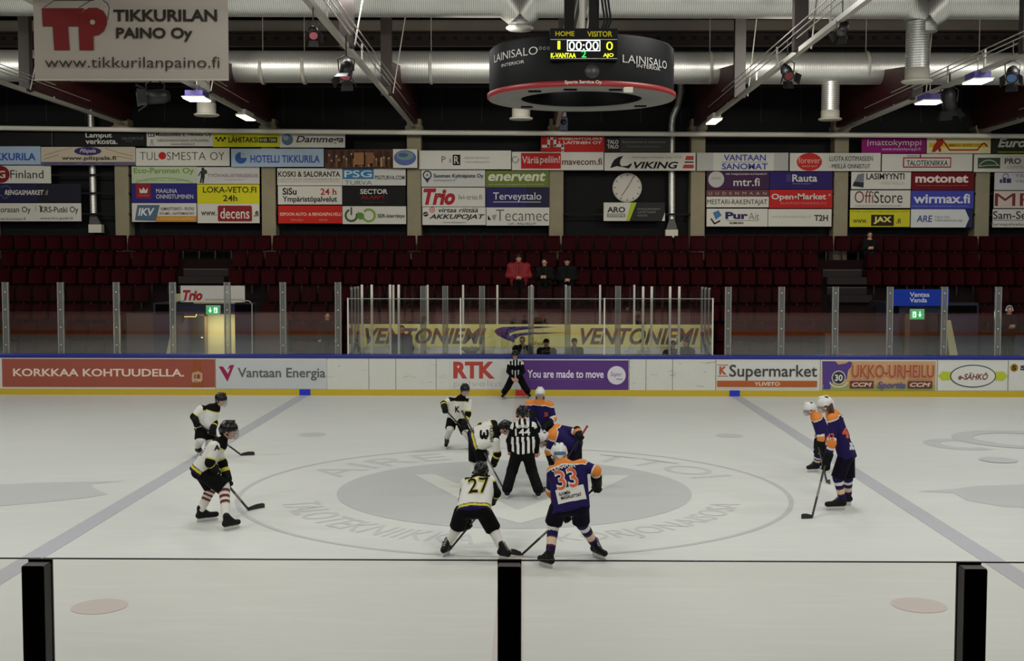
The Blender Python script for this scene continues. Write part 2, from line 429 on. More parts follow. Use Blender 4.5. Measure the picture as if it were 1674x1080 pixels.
GP = [692, 728, 788, 868, 928, 1010]
for i, px in enumerate(GP):
    Y = 14.5; x = at(px, 520, Y).x; z1 = zt(px, 467, Y)
    b = MB(); b.box((x - 0.07, Y - 0.03, 0.2), (x + 0.07, Y + 0.03, z1), M_POST)
    for s in (-1, 1): b.box((x + s * 0.07 - 0.012, Y - 0.04, 0.2), (x + s * 0.07 + 0.012, Y + 0.04, z1), M_POSTE)
    o = b.build('box_post', origin=(x, Y, 0.2))
    tag(o, 'translucent grey post standing inside the bench boxes, ' + ordinal(i + 1) + ' of six from the left', 'glass post', 'translucent posts inside the bench boxes')
WP = [592, 608, 638, 652, 1051, 1065, 1095, 1110]
for i, px in enumerate(WP):
    Y = 14.2; x = at(px, 520, Y).x
    b = MB(); b.box((x - 0.034, Y - 0.034, 0.2), (x + 0.034, Y + 0.034, zt(px, 465 if px < 800 else 468, Y)), M_WHITE, 0.008)
    o = b.build('divider_post', origin=(x, Y, 0.2))
    tag(o, 'full height white post of the bench box dividers, ' + ordinal(i + 1) + ' of eight from the left', 'post', 'full height white posts of the bench boxes')
for i, sx in enumerate((569, 1165)):
    x = at(sx, 520, 14.06).x
    r = empty('side_screen', (x, 15.1, 0.2)); tag(r, 'glass side screen with white posts closing the bench boxes at their ' + ('left' if i == 0 else 'right') + ' end', 'glass screen', 'side screens of the bench boxes')
    for Y in (14.75, 15.45, 16.1):
        b = MB(); b.box((x - 0.035, Y - 0.035, 0.2), (x + 0.035, Y + 0.035, 3.05), M_POSTE); b.build('post', r)
    b = MB(); b.box((x - 0.006, 14.2, 1.1), (x + 0.006, 16.1, 3.0), M_GLASS); b.build('sheet', r)
    b = MB(); b.box((x - 0.05, 14.2, 0.0), (x + 0.05, 16.1, 1.08), M_BOARD); b.build('side_board', r)
    b = MB(); b.tube([(x, 14.2, 1.12), (x, 14.8, 1.14), (x, 15.4, 1.3), (x, 15.8, 1.62), (x, 16.0, 1.66)], 0.06, M_RAIL, 8); b.build('blue_rail', r)
YV = 16.2
M_YEL = mat('box_yellow', (232, 224, 140), 0.45, noise=0.05, nscale=2)
x0 = at(583, 550, YV).x; x1 = at(1166, 550, YV).x
zy1 = zt(870, 530, YV); zy0 = zt(870, 567, YV)
r = empty('box_rear_wall', ((x0 + x1) / 2, YV, 0.0)); tag(r, 'long yellow advertising wall with slanted grey letters behind the bench boxes', 'advertising wall')
wallb = MB(); wallb.box((x0, YV, 0.0), (x1, YV + 0.1, zy0), M_BOARD); wallb.box((x0, YV - 0.01, zy0), (x1, YV + 0.1, zy1), M_YEL)
wallb.box((x0, YV - 0.015, 0.0), (x1, YV - 0.001, zt(870, 577.5, YV)), mat('box_base', (150, 140, 96), 0.6))
M_VG = (108, 98, 98); M_VP = (70, 52, 118)
def wall_text(mb, text, x0, y0, x1, y1, Y, rgb, bold=0.0, shear=0.0, rough=0.5):
    v, f, a = glyphs(text, bold, shear)
    A = at(x0, y1, Y); B = at(x1, y0, Y)
    mb.add([(A.x + (B.x - A.x) * p[0], Y, A.z + (B.z - A.z) * p[1]) for p in v], f, paint(rgb, rough))
def wall_poly(mb, pts, Y, rgb):
    mb.add([at(x, y, Y) for x, y in pts], [tuple(range(len(pts)))], paint(rgb))
wall_text(wallb, 'VENTONIEMI', 597, 536, 795, 562, YV - 0.015, M_VG, 0.03, 0.3)
wall_text(wallb, 'VENTONIEMI', 949, 536, 1143, 563, YV - 0.015, M_VG, 0.03, 0.3)
wall_poly(wallb, [(808, 541), (812, 537), (822, 534), (860, 533), (910, 534), (870, 537), (845, 540), (832, 545), (834, 551), (840, 560), (826, 554), (813, 548)], YV - 0.015, M_VP)
wall_poly(wallb, [(832, 551), (838, 546), (860, 543), (925, 543.5), (875, 546), (850, 549), (842, 554), (841, 560)], YV - 0.018, (86, 66, 128))
wall_text(wallb, 'Lisus', 864, 556, 889, 563, YV - 0.015, (80, 80, 70), 0.0, 0.3)
wallb.build('panel', r)
RP = [592, 643, 699, 757, 813, 869, 925, 981, 1037, 1093, 1152]
for i, px in enumerate(RP):
    x = at(px, 500, YV).x
    if 0 < i < len(RP) - 1 and px not in (1093,):
        b = MB(); b.box((x - 0.03, YV + 0.02, zy1), (x + 0.03, YV + 0.08, zt(px, 465.5, YV)), M_WHITE, 0.006); b.build('post', r)
    if i:
        xp = at(RP[i - 1], 500, YV).x
        b = MB(); b.box((xp + 0.04, YV + 0.045, zy1), (x - 0.04, YV + 0.057, zt(px, 467, YV)), M_GLASS); b.build('pane', r)
fb2 = MB(); fb2.box((-34, 14.14, -0.02), (34, 17.2, 0.2), M_CONC); struct(fb2.build('floor_benches'))

# ================================================================ NEAR GLASS AND POSTS
M_NPOST = mat('brown_post', (50, 31, 29), 0.5, noise=0.15, nscale=6)
M_NPOSTM = mat('brown_post_cap', (92, 80, 70), 0.6, noise=0.25, nscale=30)
YN = -14.0
NX = []
for i, (a, c, ty) in enumerate(((34, 72, 925), (814, 851, 926), (1578, 1614, 930))):
    x = (at(a, ty, YN - 0.06).x + at(c, ty, YN - 0.06).x) / 2; z = zt(a, ty, YN - 0.06); NX.append(x)
    r = empty('glass_post', (x, YN, 1.17)); tag(r, 'dark brown square steel post in the foreground, ' + ('left one', 'middle one', 'right one')[i] + ' of three', 'post', 'square brown posts of the near glass')
    b = MB(); b.box((x - 0.055, YN - 0.06, 1.17), (x + 0.055, YN + 0.03, z - 0.004), M_NPOST, 0.004); b.build('tube', r)
    b = MB(); b.box((x - 0.052, YN - 0.057, z - 0.004), (x + 0.052, YN + 0.03, z), M_NPOSTM); b.build('cap', r)
    b = MB(); b.box((x - 0.058, YN + 0.03, 1.17), (x + 0.058, YN + 0.045, z + 0.012), M_NPOST); b.build('clamp_plate', r)
M_NGL = glass_mat('near_glass', (253, 252, 251), 0.5)
M_NEDGE = mat('glass_edge', (66, 66, 60), 0.4)
sp = NX[1] - NX[0]
for i, (xa, xb) in enumerate(((NX[0] - sp, NX[0]), (NX[0], NX[1]), (NX[1], NX[2]), (NX[2], NX[2] + sp))):
    z = 2.342
    r = empty('glass_screen', ((xa + xb) / 2, YN + 0.05, 1.17)); tag(r, 'clear near glass pane with dark top edge, ' + ('left of the left brown post', 'between left and middle brown posts', 'between middle and right brown posts', 'right of the right brown post')[i], 'glass pane', 'panes of the near rink glass')
    b = MB(); b.box((xa + 0.004, YN + 0.047, 1.17), (xb - 0.004, YN + 0.057, z - 0.005), M_NGL); b.build('sheet', r)
    b = MB(); b.box((xa + 0.004, YN + 0.046, z - 0.005), (xb - 0.004, YN + 0.058, z), M_NEDGE); b.build('top_edge', r)

# ================================================================ STAND: terrace, stairs, tunnels
ROWY = [17.5 + 0.62 * r for r in range(7)]                # front of each seat row
PYT = [560, 530, 498, 468, 440, 412, 385]                 # top of the backrests in the photo
ZST = []
for r in range(7): ZST.append(at(837, PYT[r], ROWY[r] + 0.2).z - 0.82)
LCUT = {0: (206, 472), 1: (211, 474), 2: (222, 418), 3: (252, 424)}
RCUT = {0: (1346, 1760), 1: (1346, 1760), 2: (1351, 1602), 3: (1357, 1590)}
LST = {4: (291, 363), 5: (306, 373)}; RST = {4: (1353, 1414), 5: (1343, 1409)}
tb = MB()
XL, XR = -30, 30
def xr(px, r): return at(px, 480, ROWY[r]).x
for r in range(7):
    y0 = ROWY[r] - 0.25; y1 = y0 + 0.62 if r < 6 else 22.75
    seg = [(XL, XR)]
    if r in LCUT:
        a, c = xr(LCUT[r][0], r), xr(LCUT[r][1], r); d, e = xr(RCUT[r][0], r), xr(RCUT[r][1], r)
        seg = [(XL, a), (c, d)] + ([(e, XR)] if e < XR else [])
    for a, c in seg: tb.box((a, y0, 0.2), (c, y1 + 0.001, ZST[r]), M_RISER)
struct(tb.build('floor_stand'))
M_STAIR = mat('stair_concrete', (26, 17, 17), 0.8, noise=0.2, nscale=4)
for n_, cuts in ((1, LST), (2, RST)):
    sb = MB()
    a = xr(cuts[4][0], 4); c = xr(cuts[5][1], 5)
    for r in (4, 5):
        y0 = ROWY[r] - 0.25
        sb.box((a, y0 - 0.31, ZST[r] - 0.24), (c, y0 + 0.0, ZST[r] - 0.005), M_STAIR)
        sb.box((a, y0 + 0.31, ZST[r]), (c, y0 + 0.62, ZST[r] + 0.25), M_STAIR)
        sb.box((a, y0 + 0.30, ZST[r] + 0.215), (c, y0 + 0.312, ZST[r] + 0.25), mat('stair_nosing', (58, 54, 52), 0.6))
    struct(sb.build('floor_stairs_%d' % n_))
M_NAVY = mat('navy_panel', (24, 27, 52), 0.7, noise=0.1, nscale=3)
M_CREAM = mat('cream_plaster', (190, 182, 140), 0.8, noise=0.06, nscale=3)
M_DOOR = mat('dark_door', (52, 54, 54), 0.5, noise=0.08)
M_BROWN = mat('brown_panel', (70, 52, 46), 0.7, noise=0.12, nscale=2)
M_BEIGE = mat('beige_post', (120, 104, 80), 0.7, noise=0.1)
# left tunnel
YT = 17.3
def bx(mb, x0, y0, x1, y1, Ya, Yb, m, zfloor=None):
    """box whose front face covers the pixel rectangle on plane Ya"""
    A = at(x0, y1, Ya); B = at(x1, y0, Ya)
    mb.box((A.x, Ya, A.z if zfloor is None else zfloor), (B.x, Yb, B.z), m)
b = MB()
bx(b, 208, 512, 252, 600, YT + 0.1, YT + 0.25, M_BROWN, 0.2); bx(b, 222, 505, 252, 513, YT + 0.12, YT + 0.25, M_RISER)
bx(b, 252, 495, 287, 600, YT, YT + 2.4, M_NAVY, 0.2); bx(b, 385, 495, 416, 600, YT, YT + 0.5, M_NAVY, 0.2)
bx(b, 416, 512, 470, 600, YT, YT + 0.2, M_BROWN, 0.2)
A = at(254, 500, YT); B = at(416, 470, YT)
b.box((A.x, YT, at(300, 513, YT).z), (B.x, YT + 0.5, ZST[3] + 0.30), M_NAVY)
struct(b.build('wall_tunnel_left'))
b = MB(); bx(b, 287, 480, 392, 600, YT + 2.0, YT + 2.1, M_CREAM, 0.2)
A = at(270, 582, YT - 0.02); B = at(288, 530, YT - 0.02)
b.prism([(A.x - 0.1, YT - 0.02, 0.2), (B.x, YT - 0.02, 0.2), (B.x, YT - 0.02, B.z), (B.x - 0.08, YT - 0.02, B.z)], (0, -0.12, 0), M_CREAM)
struct(b.build('wall_cream'))
d = MB(); bx(d, 294, 516, 334, 600, YT + 1.7, YT + 1.76, M_DOOR, 0.2); bx(d, 335, 512, 338, 600, YT + 1.7, YT + 1.78, M_BEIGE, 0.2); bx(d, 291, 512, 338, 516, YT + 1.7, YT + 1.78, M_BEIGE)
A = at(330, 552, YT + 1.68); d.lathe((A.x, YT + 1.64, A.z), [(0, 0), (0.03, 0.01), (0.03, 0.06)], M_WHITE, 10, 'y'); struct(d.build('door_1'))
def strip_light(name, x0, y0, x1, y1, Y, label):
    r = empty(name, tuple(at((x0 + x1) / 2, (y0 + y1) / 2, Y))); tag(r, label, 'lamp')
    A = at(x0, y1, Y); B = at(x1, y0, Y); b = MB(); b.box((A.x, Y, A.z), (B.x, Y + 0.12, B.z), M_WHITE, 0.01); b.build('housing', r)
    b = MB(); b.box((A.x + 0.02, Y + 0.02, A.z - 0.02), (B.x - 0.02, Y + 0.1, A.z), seg_mat('tube_warm', (255, 214, 130), 1.4)); b.build('tube', r)
strip_light('tunnel_lamp', 298, 512.5, 320, 517, YT + 0.9, 'slim warm strip lamp over the dark door in the left tunnel')
l = area_light(at(345, 505, YT + 1.0).x, YT + 1.2, at(345, 505, YT).z - 0.12, 0.6, 0.2, 22, (1, 0.93, 0.62), 170)
for i, (ax, bx_) in enumerate(((286, 292), (412, 405))):
    r = MB(); P0 = at(ax, 582, YT - 0.2); P1 = at(ax, 497, YT - 0.2); P2 = at(bx_, 491.5, YT - 0.2); P3 = at(bx_ + (9 if i == 0 else -9), 491.5, YT - 0.2)
    P0.z = 0.2
    r.tube([P0, P1, (P1 + P2) / 2 + Vector((0, 0, 0.03)), P2, P3], 0.018, M_PIPE, 8)
    o = r.build('handrail', origin=tuple(P0)); tag(o, 'bent grey handrail at the ' + ('left' if i == 0 else 'right') + ' side of the left tunnel', 'handrail', 'handrails of the left tunnel')
# right tunnel
b = MB()
bx(b, 1348, 545, 1452, 600, YT, YT + 0.2, M_BROWN, 0.2); bx(b, 1362, 500, 1452, 546, YT + 1.4, YT + 1.6, M_RISER)
bx(b, 1452, 495, 1470, 600, YT, YT + 2.4, M_NAVY, 0.2); bx(b, 1540, 495, 1600, 600, YT, YT + 0.5, M_NAVY, 0.2); bx(b, 1602, 548, 1760, 600, YT, YT + 0.2, M_NAVY, 0.2)
A = at(1452, 500, YT); B = at(1598, 470, YT)
b.box((A.x, YT, at(1500, 513, YT).z), (B.x, YT + 0.5, ZST[3] + 0.30), M_NAVY)
A = at(1541, 582, YT - 0.02); B = at(1552, 523, YT - 0.02)
b.prism([(at(1556, 582, YT).x, YT - 0.02, 0.2), (at(1569, 582, YT).x + 0.06, YT - 0.02, 0.2), (B.x, YT - 0.02, B.z), (A.x, YT - 0.02, B.z)], (0, -0.12, 0), M_CREAM)
struct(b.build('wall_tunnel_right'))
b = MB(); bx(b, 1468, 490, 1545, 600, YT + 2.0, YT + 2.1, M_BROWN, 0.2); bx(b, 1478, 512, 1488, 600, YT + 1.6, YT + 1.8, M_BEIGE, 0.2); bx(b, 1517, 512, 1536, 600, YT + 1.6, YT + 1.8, M_DOOR, 0.2)
struct(b.build('wall_brown'))

# ================================================================ SEATS
M_SEAT = mat('seat_red', (42, 4, 8), 0.55, spec=0.02, noise=0.10, nscale=5)
M_SEATP = mat('seat_pan_red', (44, 4, 8), 0.5, spec=0.03, noise=0.10, nscale=5)
M_LEG = mat('seat_leg', (40, 38, 38), 0.5, metal=0.6)
seat0 = empty('stand_seat', (0, 0, 0))
def soft_box(mb, lo, hi, m, bev, bow=0.0, seg=3):
    bm = bmesh.new(); bmesh.ops.create_grid(bm, x_segments=8, y_segments=1, size=0.5)
    bmesh.ops.solidify(bm, geom=bm.faces[:], thickness=1.0)
    bm.free(); mb.box(lo, hi, m, bev)
def curved_panel(w, z0, z1, y, t, bow, tilt, m, n=8):
    """bent seat shell: bows back in its middle, rounded outline"""
    mb = MB(); vs = []; fs = []
    rows = [(z0, 0.93), (z0 + 0.03, 0.99), (z0 + (z1 - z0) * 0.5, 1.0), (z1 - 0.03, 0.99), (z1, 0.93)]
    for side in (0, 1):
        for z, k in rows:
            for i in range(n + 1):
                u = -1 + 2 * i / n
                vs.append((u * w / 2 * k, y + side * t + bow * (1 - u * u) + tilt * (z - z0), z))
    R = len(rows); N = n + 1
    for side in (0, 1):
        o = side * R * N
        for j in range(R - 1):
            for i in range(n):
                q = (o + j * N + i, o + j * N + i + 1, o + (j + 1) * N + i + 1, o + (j + 1) * N + i)
                fs.append(q if side == 0 else q[::-1])
    S = R * N
    for i in range(n):
        fs.append((i + 1, i, S + i, S + i + 1)); k = (R - 1) * N; fs.append((k + i, k + i + 1, S + k + i + 1, S + k + i))
    for j in range(R - 1):
        fs.append((j * N, (j + 1) * N, S + (j + 1) * N, S + j * N)); a = j * N + n; b_ = (j + 1) * N + n; fs.append((b_, a, S + a, S + b_))
    mb.add(vs, fs, m, False)
    return mb
b = curved_panel(0.495, 0.30, 0.82, 0.17, 0.03, 0.02, 0.08, M_SEAT); b.build('backrest', seat0)
b = curved_panel(0.46, 0.33, 0.74, 0.06, 0.04, 0.015, 0.10, M_SEATP)
b.tube([(-0.2, 0.045, 0.335), (-0.1, 0.03, 0.33), (0.1, 0.03, 0.33), (0.2, 0.045, 0.335)], 0.022, M_SEATP, 8); b.build('seat_pan', seat0)
b = MB(); b.box((-0.025, 0.10, 0), (0.025, 0.20, 0.40), M_LEG); b.box((-0.2, 0.14, 0.3), (0.2, 0.18, 0.34), M_LEG); b.build('leg', seat0)
ROWN = ['seventh row down', 'sixth row down', 'fifth row down', 'fourth row down', 'third row down', 'second row down', 'top row']
PITCH = [28.5, 28.3, 28.0, 27.6, 27.1, 26.7, 26.3]
PHASE = [5, 10, 1, 7, 25, 17, 11]
OCC = []   # filled with (row, x) of sitting people
SKIP = {(4, 847), (4, 890), (4, 928), (1, 535)}
seat_list = []
for r in range(7):
    secs = []
    if r == 6: secs = [(-14, 1690, '')]
    elif r in LST: secs = [(-14, LST[r][0], 'left of the left stairs'), (LST[r][1], RST[r][0], 'between the stairs'), (RST[r][1], 1690, 'right of the right stairs')]
    elif r in (2, 3): secs = [(-14, LCUT[r][0], 'left of the left tunnel'), (LCUT[r][1], RCUT[r][0], 'between the tunnels'), (RCUT[r][1], 1690, 'right of the right tunnel')]
    else: secs = [(-14, LCUT[r][0], 'left of the left tunnel'), (LCUT[r][1], 590, 'left of the yellow wall'), (1166, RCUT[r][0], 'right of the yellow wall')]
    for a, c, where in secs:
        nseat = int((c - a) / PITCH[r]); off = (c - a - nseat * PITCH[r]) / 2 + PITCH[r] / 2
        for k in range(nseat):
            px = a + off + k * PITCH[r]
            seat_list.append((r, px, k + 1, where))
print('SEATS', len(seat_list))
order = sorted(seat_list, key=lambda s: (s[0], abs(s[1] - 837)))
keep = set(id(s) for s in order[:300])
rest = MB(); first = True
for s in seat_list:
    r, px, k, where = s
    X = xr(px, r)
    if id(s) not in keep:
        for ch in seat0.children:
            me = ch.data; rest.add([(v.co.x + X, v.co.y + ROWY[r], v.co.z + ZST[r]) for v in me.vertices], [list(p.vertices) for p in me.polygons], me.materials[0])
        continue
    o = seat0 if first else copy_tree(seat0)
    first = False
    o.location = (X, ROWY[r], ZST[r])
    tag(o, 'dark red seat, ' + ordinal(k) + ' from left, ' + ROWN[r] + (', ' + where if where else ''), 'seat', 'dark red seats of the far stand')
if rest.v:
    o = rest.build('spare_seats'); tag(o, 'remaining dark red seats at the far ends of the top row', 'seats', kind='stuff')

# ================================================================ ADVERTISING BOARDS
WHT = (205, 203, 194); BLK = (24, 24, 24)
def sign(x0, y0, x1, y1, Y, bg, label, items, thick=0.03, cat='advertising board', name='advert_board', group=None, Z=None, border=None):
    """flat board covering the given rectangle on plane Y; items are painted on its face"""
    A = at(x0, y1, Y); B = at(x1, y0, Y)
    def w(x, y, k): return (A.x + (B.x - A.x) * (x - x0) / (x1 - x0), Y - 0.004 * k, A.z + (B.z - A.z) * (y1 - y) / (y1 - y0))
    mb = MB(); mb.box((A.x, Y, A.z), (B.x, Y + thick, B.z), paint(bg, 0.55))
    k = 0
    for it in items:
        k += 1; t = it[0]
        if t == 't':
            text, a, b_, c, d, col = it[1:7]; bold = it[7] if len(it) > 7 else 0.0; sh = it[8] if len(it) > 8 else 0.0
            v, f, asp = glyphs(text, bold, sh)
            mb.add([w(a + (c - a) * p[0], d - (d - b_) * p[1], k) for p in v], f, paint(col))
        elif t == 'r':
            a, b_, c, d, col = it[1:]
            mb.add([w(a, d, k), w(c, d, k), w(c, b_, k), w(a, b_, k)], [(0, 1, 2, 3)], paint(col))
        elif t == 'p':
            pts, col = it[1:]
            mb.add([w(x, y, k) for x, y in pts], [tuple(range(len(pts)))], paint(col))
        elif t == 'e':
            cx, cy, rx, ry, col = it[1:]
            mb.add([w(cx + rx * math.cos(q * math.pi / 16), cy - ry * math.sin(q * math.pi / 16), k) for q in range(32)], [tuple(range(32))], paint(col))
        elif t == 'o':
            cx, cy, rx, ry, wd_, col = it[1:7]; a0, a1 = (it[7], it[8]) if len(it) > 7 else (0, 360)
            vs = []; n = 32
            for q in range(n + 1):
                a = math.radians(a0 + (a1 - a0) * q / n)
                vs += [w(cx + (rx - wd_) * math.cos(a), cy - (ry - wd_) * math.sin(a), k), w(cx + rx * math.cos(a), cy - ry * math.sin(a), k)]
            mb.add(vs, [(2 * q, 2 * q + 1, 2 * q + 3, 2 * q + 2) for q in range(n)], paint(col))
        elif t == 'l':
            pts, wd_, col = it[1:]
            for (xa, ya), (xb, yb) in zip(pts[:-1], pts[1:]):
                L = math.hypot(xb - xa, yb - ya); nx, ny = -(yb - ya) / L * wd_ / 2, (xb - xa) / L * wd_ / 2
                mb.add([w(xa + nx, ya + ny, k), w(xb + nx, yb + ny, k), w(xb - nx, yb - ny, k), w(xa - nx, ya - ny, k)], [(0, 1, 2, 3)], paint(col))
                mb.add([w(xb + wd_ / 2 * math.cos(q * math.pi / 4), yb + wd_ / 2 * math.sin(q * math.pi / 4), k) for q in range(8)], [tuple(range(8))], paint(col))
    o = mb.build(name, origin=((A.x + B.x) / 2, Y, (A.z + B.z) / 2))
    tag(o, label, cat, group)
    return o
Y1 = 21.95; Y2 = 21.95; YB = 22.07
G1 = 'advertising boards above the far stand'
def S(*a, **k): return sign(*a, group=G1, **k)
GRY = (120, 120, 116); RED = (176, 34, 34); NVY = (38, 34, 92)
# first (highest) tier
S(-20, 213, 86, 238, Y1, (28, 28, 28), 'plain black board at the far left of the highest tier', [('r', 84, 214, 86, 238, (70, 70, 66))])
S(88, 214, 239, 238.6, Y1, (26, 26, 26), 'black board with two lines of white rounded lettering in the highest tier', [('t', 'Lamput', 140, 217, 183, 227, WHT, 0.02), ('t', 'verkosta.', 140, 226.5, 192, 235.5, WHT, 0.02), ('t', 'VALOVIRTA.FI', 199, 224, 234, 228.5, (110, 110, 105), 0.0), ('t', 'KAUPPA', 205, 230, 217, 232.5, (90, 90, 86))])
S(240, 214, 348, 239, Y1, WHT, 'white board with three lines of grey lettering and small boxed logo in the highest tier', [('r', 242, 217, 253, 223.5, (70, 70, 76)), ('r', 243.5, 218.5, 246.5, 222, WHT), ('r', 248, 218.5, 251, 222, WHT), ('t', 'Maalausliike E. Hinkka Oy', 255, 216.5, 346, 224.5, (58, 58, 60), 0.015), ('t', 'tulkoinnanvaraisten erikoisliike', 257, 226.5, 341, 231.5, GRY), ('t', 'www.ehinkka.fi', 280, 233, 318, 237.5, GRY), ('l', [(246, 238), (248.5, 228), (251, 238)], 0.8, GRY)])
S(348.5, 214, 456.5, 240, Y1, (200, 200, 40), 'yellow taxi board with black checks in the highest tier', [('r', 352 + 0, 224, 355.5, 227.5, BLK), ('r', 355.5, 227.5, 359, 231, BLK), ('r', 359, 224, 362.5, 227.5, BLK), ('r', 362.5, 227.5, 366, 231, BLK), ('r', 366, 224, 369.5, 227.5, BLK), ('t', 'LÄHITAKSI', 374, 221.5, 421.5, 233, (36, 36, 22), 0.015), ('r', 423.5, 224.5, 453, 233, BLK), ('t', '0100 7300', 425, 226, 451.5, 231.5, (205, 200, 150), 0.02)])
S(457, 217, 564, 241, Y1, WHT, 'white board with a steel blue globe and slanted black lettering in the highest tier', [('e', 470, 228, 9.3, 9.3, (88, 112, 132)), ('e', 467.5, 225, 4.5, 4.5, (140, 160, 172)), ('t', 'Dammega', 484, 222, 561.5, 236, (58, 58, 62), 0.02, 0.25)])
S(884, 220.5, 988.5, 248.5, Y1, (176, 38, 36), 'red board with a white bent pipe logo and white lettering in the highest tier', [('l', [(886, 239), (897, 239), (897, 226), (907, 226), (907, 238), (920, 238), (920, 246)], 4.5, WHT), ('t', 'VESIJOHTOLIIKE', 912, 224.5, 985, 229.5, WHT, 0.02), ('t', 'J. LAITINEN OY', 912, 230.5, 984, 237, WHT, 0.03)])
S(989, 223, 1093.5, 248.5, Y1, (62, 60, 58), 'dark grey board with one white word stacked twice in the highest tier', [('r', 989, 223, 1014, 248.5, (34, 33, 32)), ('t', 'TALO', 992.6, 228.7, 1011, 235, WHT, 0.03), ('t', 'TALO', 992.6, 236.3, 1011, 242.6, WHT, 0.03), ('t', 'Rakentaminen ja remontointi', 1017.5, 230, 1088, 235, (135, 132, 126)), ('t', 'TEKNINEN ISÄNNÖINTI', 1024, 237.5, 1080, 241.2, (115, 112, 108))])
S(1408.5, 224, 1514, 250, Y1, (136, 24, 108), 'magenta board with thin white lettering in the highest tier', [('r', 1418, 228, 1419.2, 239, WHT), ('t', 'mattokymppi', 1422, 228, 1506, 240.5, WHT, -0.005), ('t', 'www.mattokymppi.fi', 1441.5, 241, 1505, 247, (210, 170, 200), 0.01)])
S(1515, 225, 1620, 250.5, Y1, (214, 206, 160), 'cream board with a red animal shape and a red wavy line in the highest tier', [('r', 1519, 234, 1614, 240.5, (206, 178, 40)), ('p', [(1523, 249), (1526, 238), (1531, 231), (1530, 227), (1536, 228), (1540, 226), (1543, 231), (1541, 236), (1537, 240), (1539, 246), (1536, 249), (1533, 244), (1529, 248)], (160, 40, 28)), ('l', [(1541, 230), (1546, 236), (1552, 245), (1598, 245), (1605, 236), (1609, 234), (1614, 239)], 2.4, (168, 34, 28)), ('t', 'EBBOLA YHTIÖT OY', 1551, 234.5, 1602, 239.5, (120, 70, 30), 0.02)])
S(1621, 222, 1730, 251, Y1, (44, 52, 34), 'dark green board with slanted white lettering at the right end of the highest tier', [('t', 'Europark', 1631, 226, 1722, 245, WHT, 0.03, 0.25), ('l', [(1631, 248.5), (1725, 248.5)], 1.6, (150, 160, 40))])
# second tier
S(-66, 239, 66, 269, Y2, (160, 180, 202), 'pale blue board with bold blue capitals at the left end of the second tier', [('t', 'TIKKURILA', -22, 250, 58, 262, (52, 84, 160), 0.03)])
S(67.5, 240, 221, 270, Y2, (192, 182, 160), 'beige board with a purple oval badge over a web address in the second tier', [('l', [(72, 254), (95, 247), (118, 242)], 0.8, (150, 110, 80)), ('l', [(72, 260), (96, 253)], 0.8, (150, 110, 80)), ('l', [(172, 242), (195, 250), (217, 255)], 0.8, (150, 110, 80)), ('l', [(190, 255), (216, 260)], 0.8, (150, 110, 80)), ('e', 144, 247, 22, 6.8, (56, 44, 100)), ('t', 'Pilspala', 131, 243, 157, 251.5, (200, 196, 205), 0.01, 0.3), ('t', 'www.pilspala.fi', 101.5, 255, 190, 263, (62, 52, 48), 0.015), ('r', 67.5, 264.6, 221, 270, (98, 92, 118)), ('l', [(74, 267.3), (95, 267.3)], 1.2, (70, 62, 96)), ('l', [(103, 267.3), (124, 267.3)], 1.2, (70, 62, 96)), ('l', [(135, 267.3), (158, 267.3)], 1.2, (70, 62, 96)), ('l', [(168, 267.3), (188, 267.3)], 1.2, (70, 62, 96))])
S(222.5, 242, 375, 271, Y2, (210, 208, 198), 'white board with thin dark capitals around a red dot in the second tier', [('t', 'TUL', 229, 248.5, 259, 261.5, (66, 66, 66), -0.012), ('e', 265.6, 254.5, 6.2, 6.2, (184, 36, 34)), ('t', 'SMESTA', 273, 248.5, 336.5, 261.5, (66, 66, 66), -0.012), ('t', 'OY', 343.7, 248.5, 366.7, 261.5, (66, 66, 66), -0.012)])
S(378, 243, 529, 272.5, Y2, (166, 186, 206), 'pale blue hotel board with a blue crescent logo in the second tier', [('e', 394, 258, 9.5, 9.5, (54, 92, 164)), ('p', [(394, 258), (394, 246), (406, 246), (406, 258)], (166, 186, 206)), ('e', 398, 252, 2, 2, (150, 170, 120)), ('t', 'HOTELLI TIKKURILA', 409.7, 253.5, 522.6, 265.8, (56, 88, 164), 0.02)])
r_ = random.Random(5)
it = []
for k in range(26):
    x = 534 + k * 4.1; h = r_.uniform(8, 20); c = r_.choice([(150, 110, 80), (120, 84, 60), (168, 130, 98), (60, 40, 32), (90, 60, 44)])
    it += [('r', x - 1.8, 272 - h, x + 1.8, 273, c), ('e', x, 271 - h, 1.6, 2, (176, 136, 108))] if k % 3 else [('r', x - 2, 246, x + 2, 266, (58, 40, 32))]
it += [('r', 580, 250, 596, 270, (150, 104, 70)), ('r', 600, 250, 612, 268, (130, 90, 62))]
it += [('r', 643.5, 244.5, 683, 275, WHT), ('e', 663, 258.5, 18, 12.5, (84, 100, 158)), ('e', 663, 255, 14, 7.5, (112, 140, 132)), ('e', 660, 254, 8, 3.5, (70, 96, 130))]
S(531, 244, 683.5, 275, Y2, (84, 58, 46), 'brown picture board of a crowd with a blue oval crest at its right end', it)
S(685, 246, 835.5, 276.5, Y2, WHT, 'white board with two monogram letters, one in a black box, in the second tier', [('t', 'P', 722, 255.5, 728.5, 265.7, (90, 90, 88)), ('t', '&', 734, 258.5, 738.5, 265.5, (120, 120, 116)), ('r', 740.2, 252.8, 752.6, 270, BLK), ('t', 'R', 742.5, 255, 750.5, 267.5, WHT, 0.01), ('t', 'REMONTTISAVIMA OY', 760, 256.5, 800, 260, (150, 156, 140)), ('t', 'WWW.REMONTTI.FI', 760, 263.5, 800, 266.5, (150, 156, 140))])
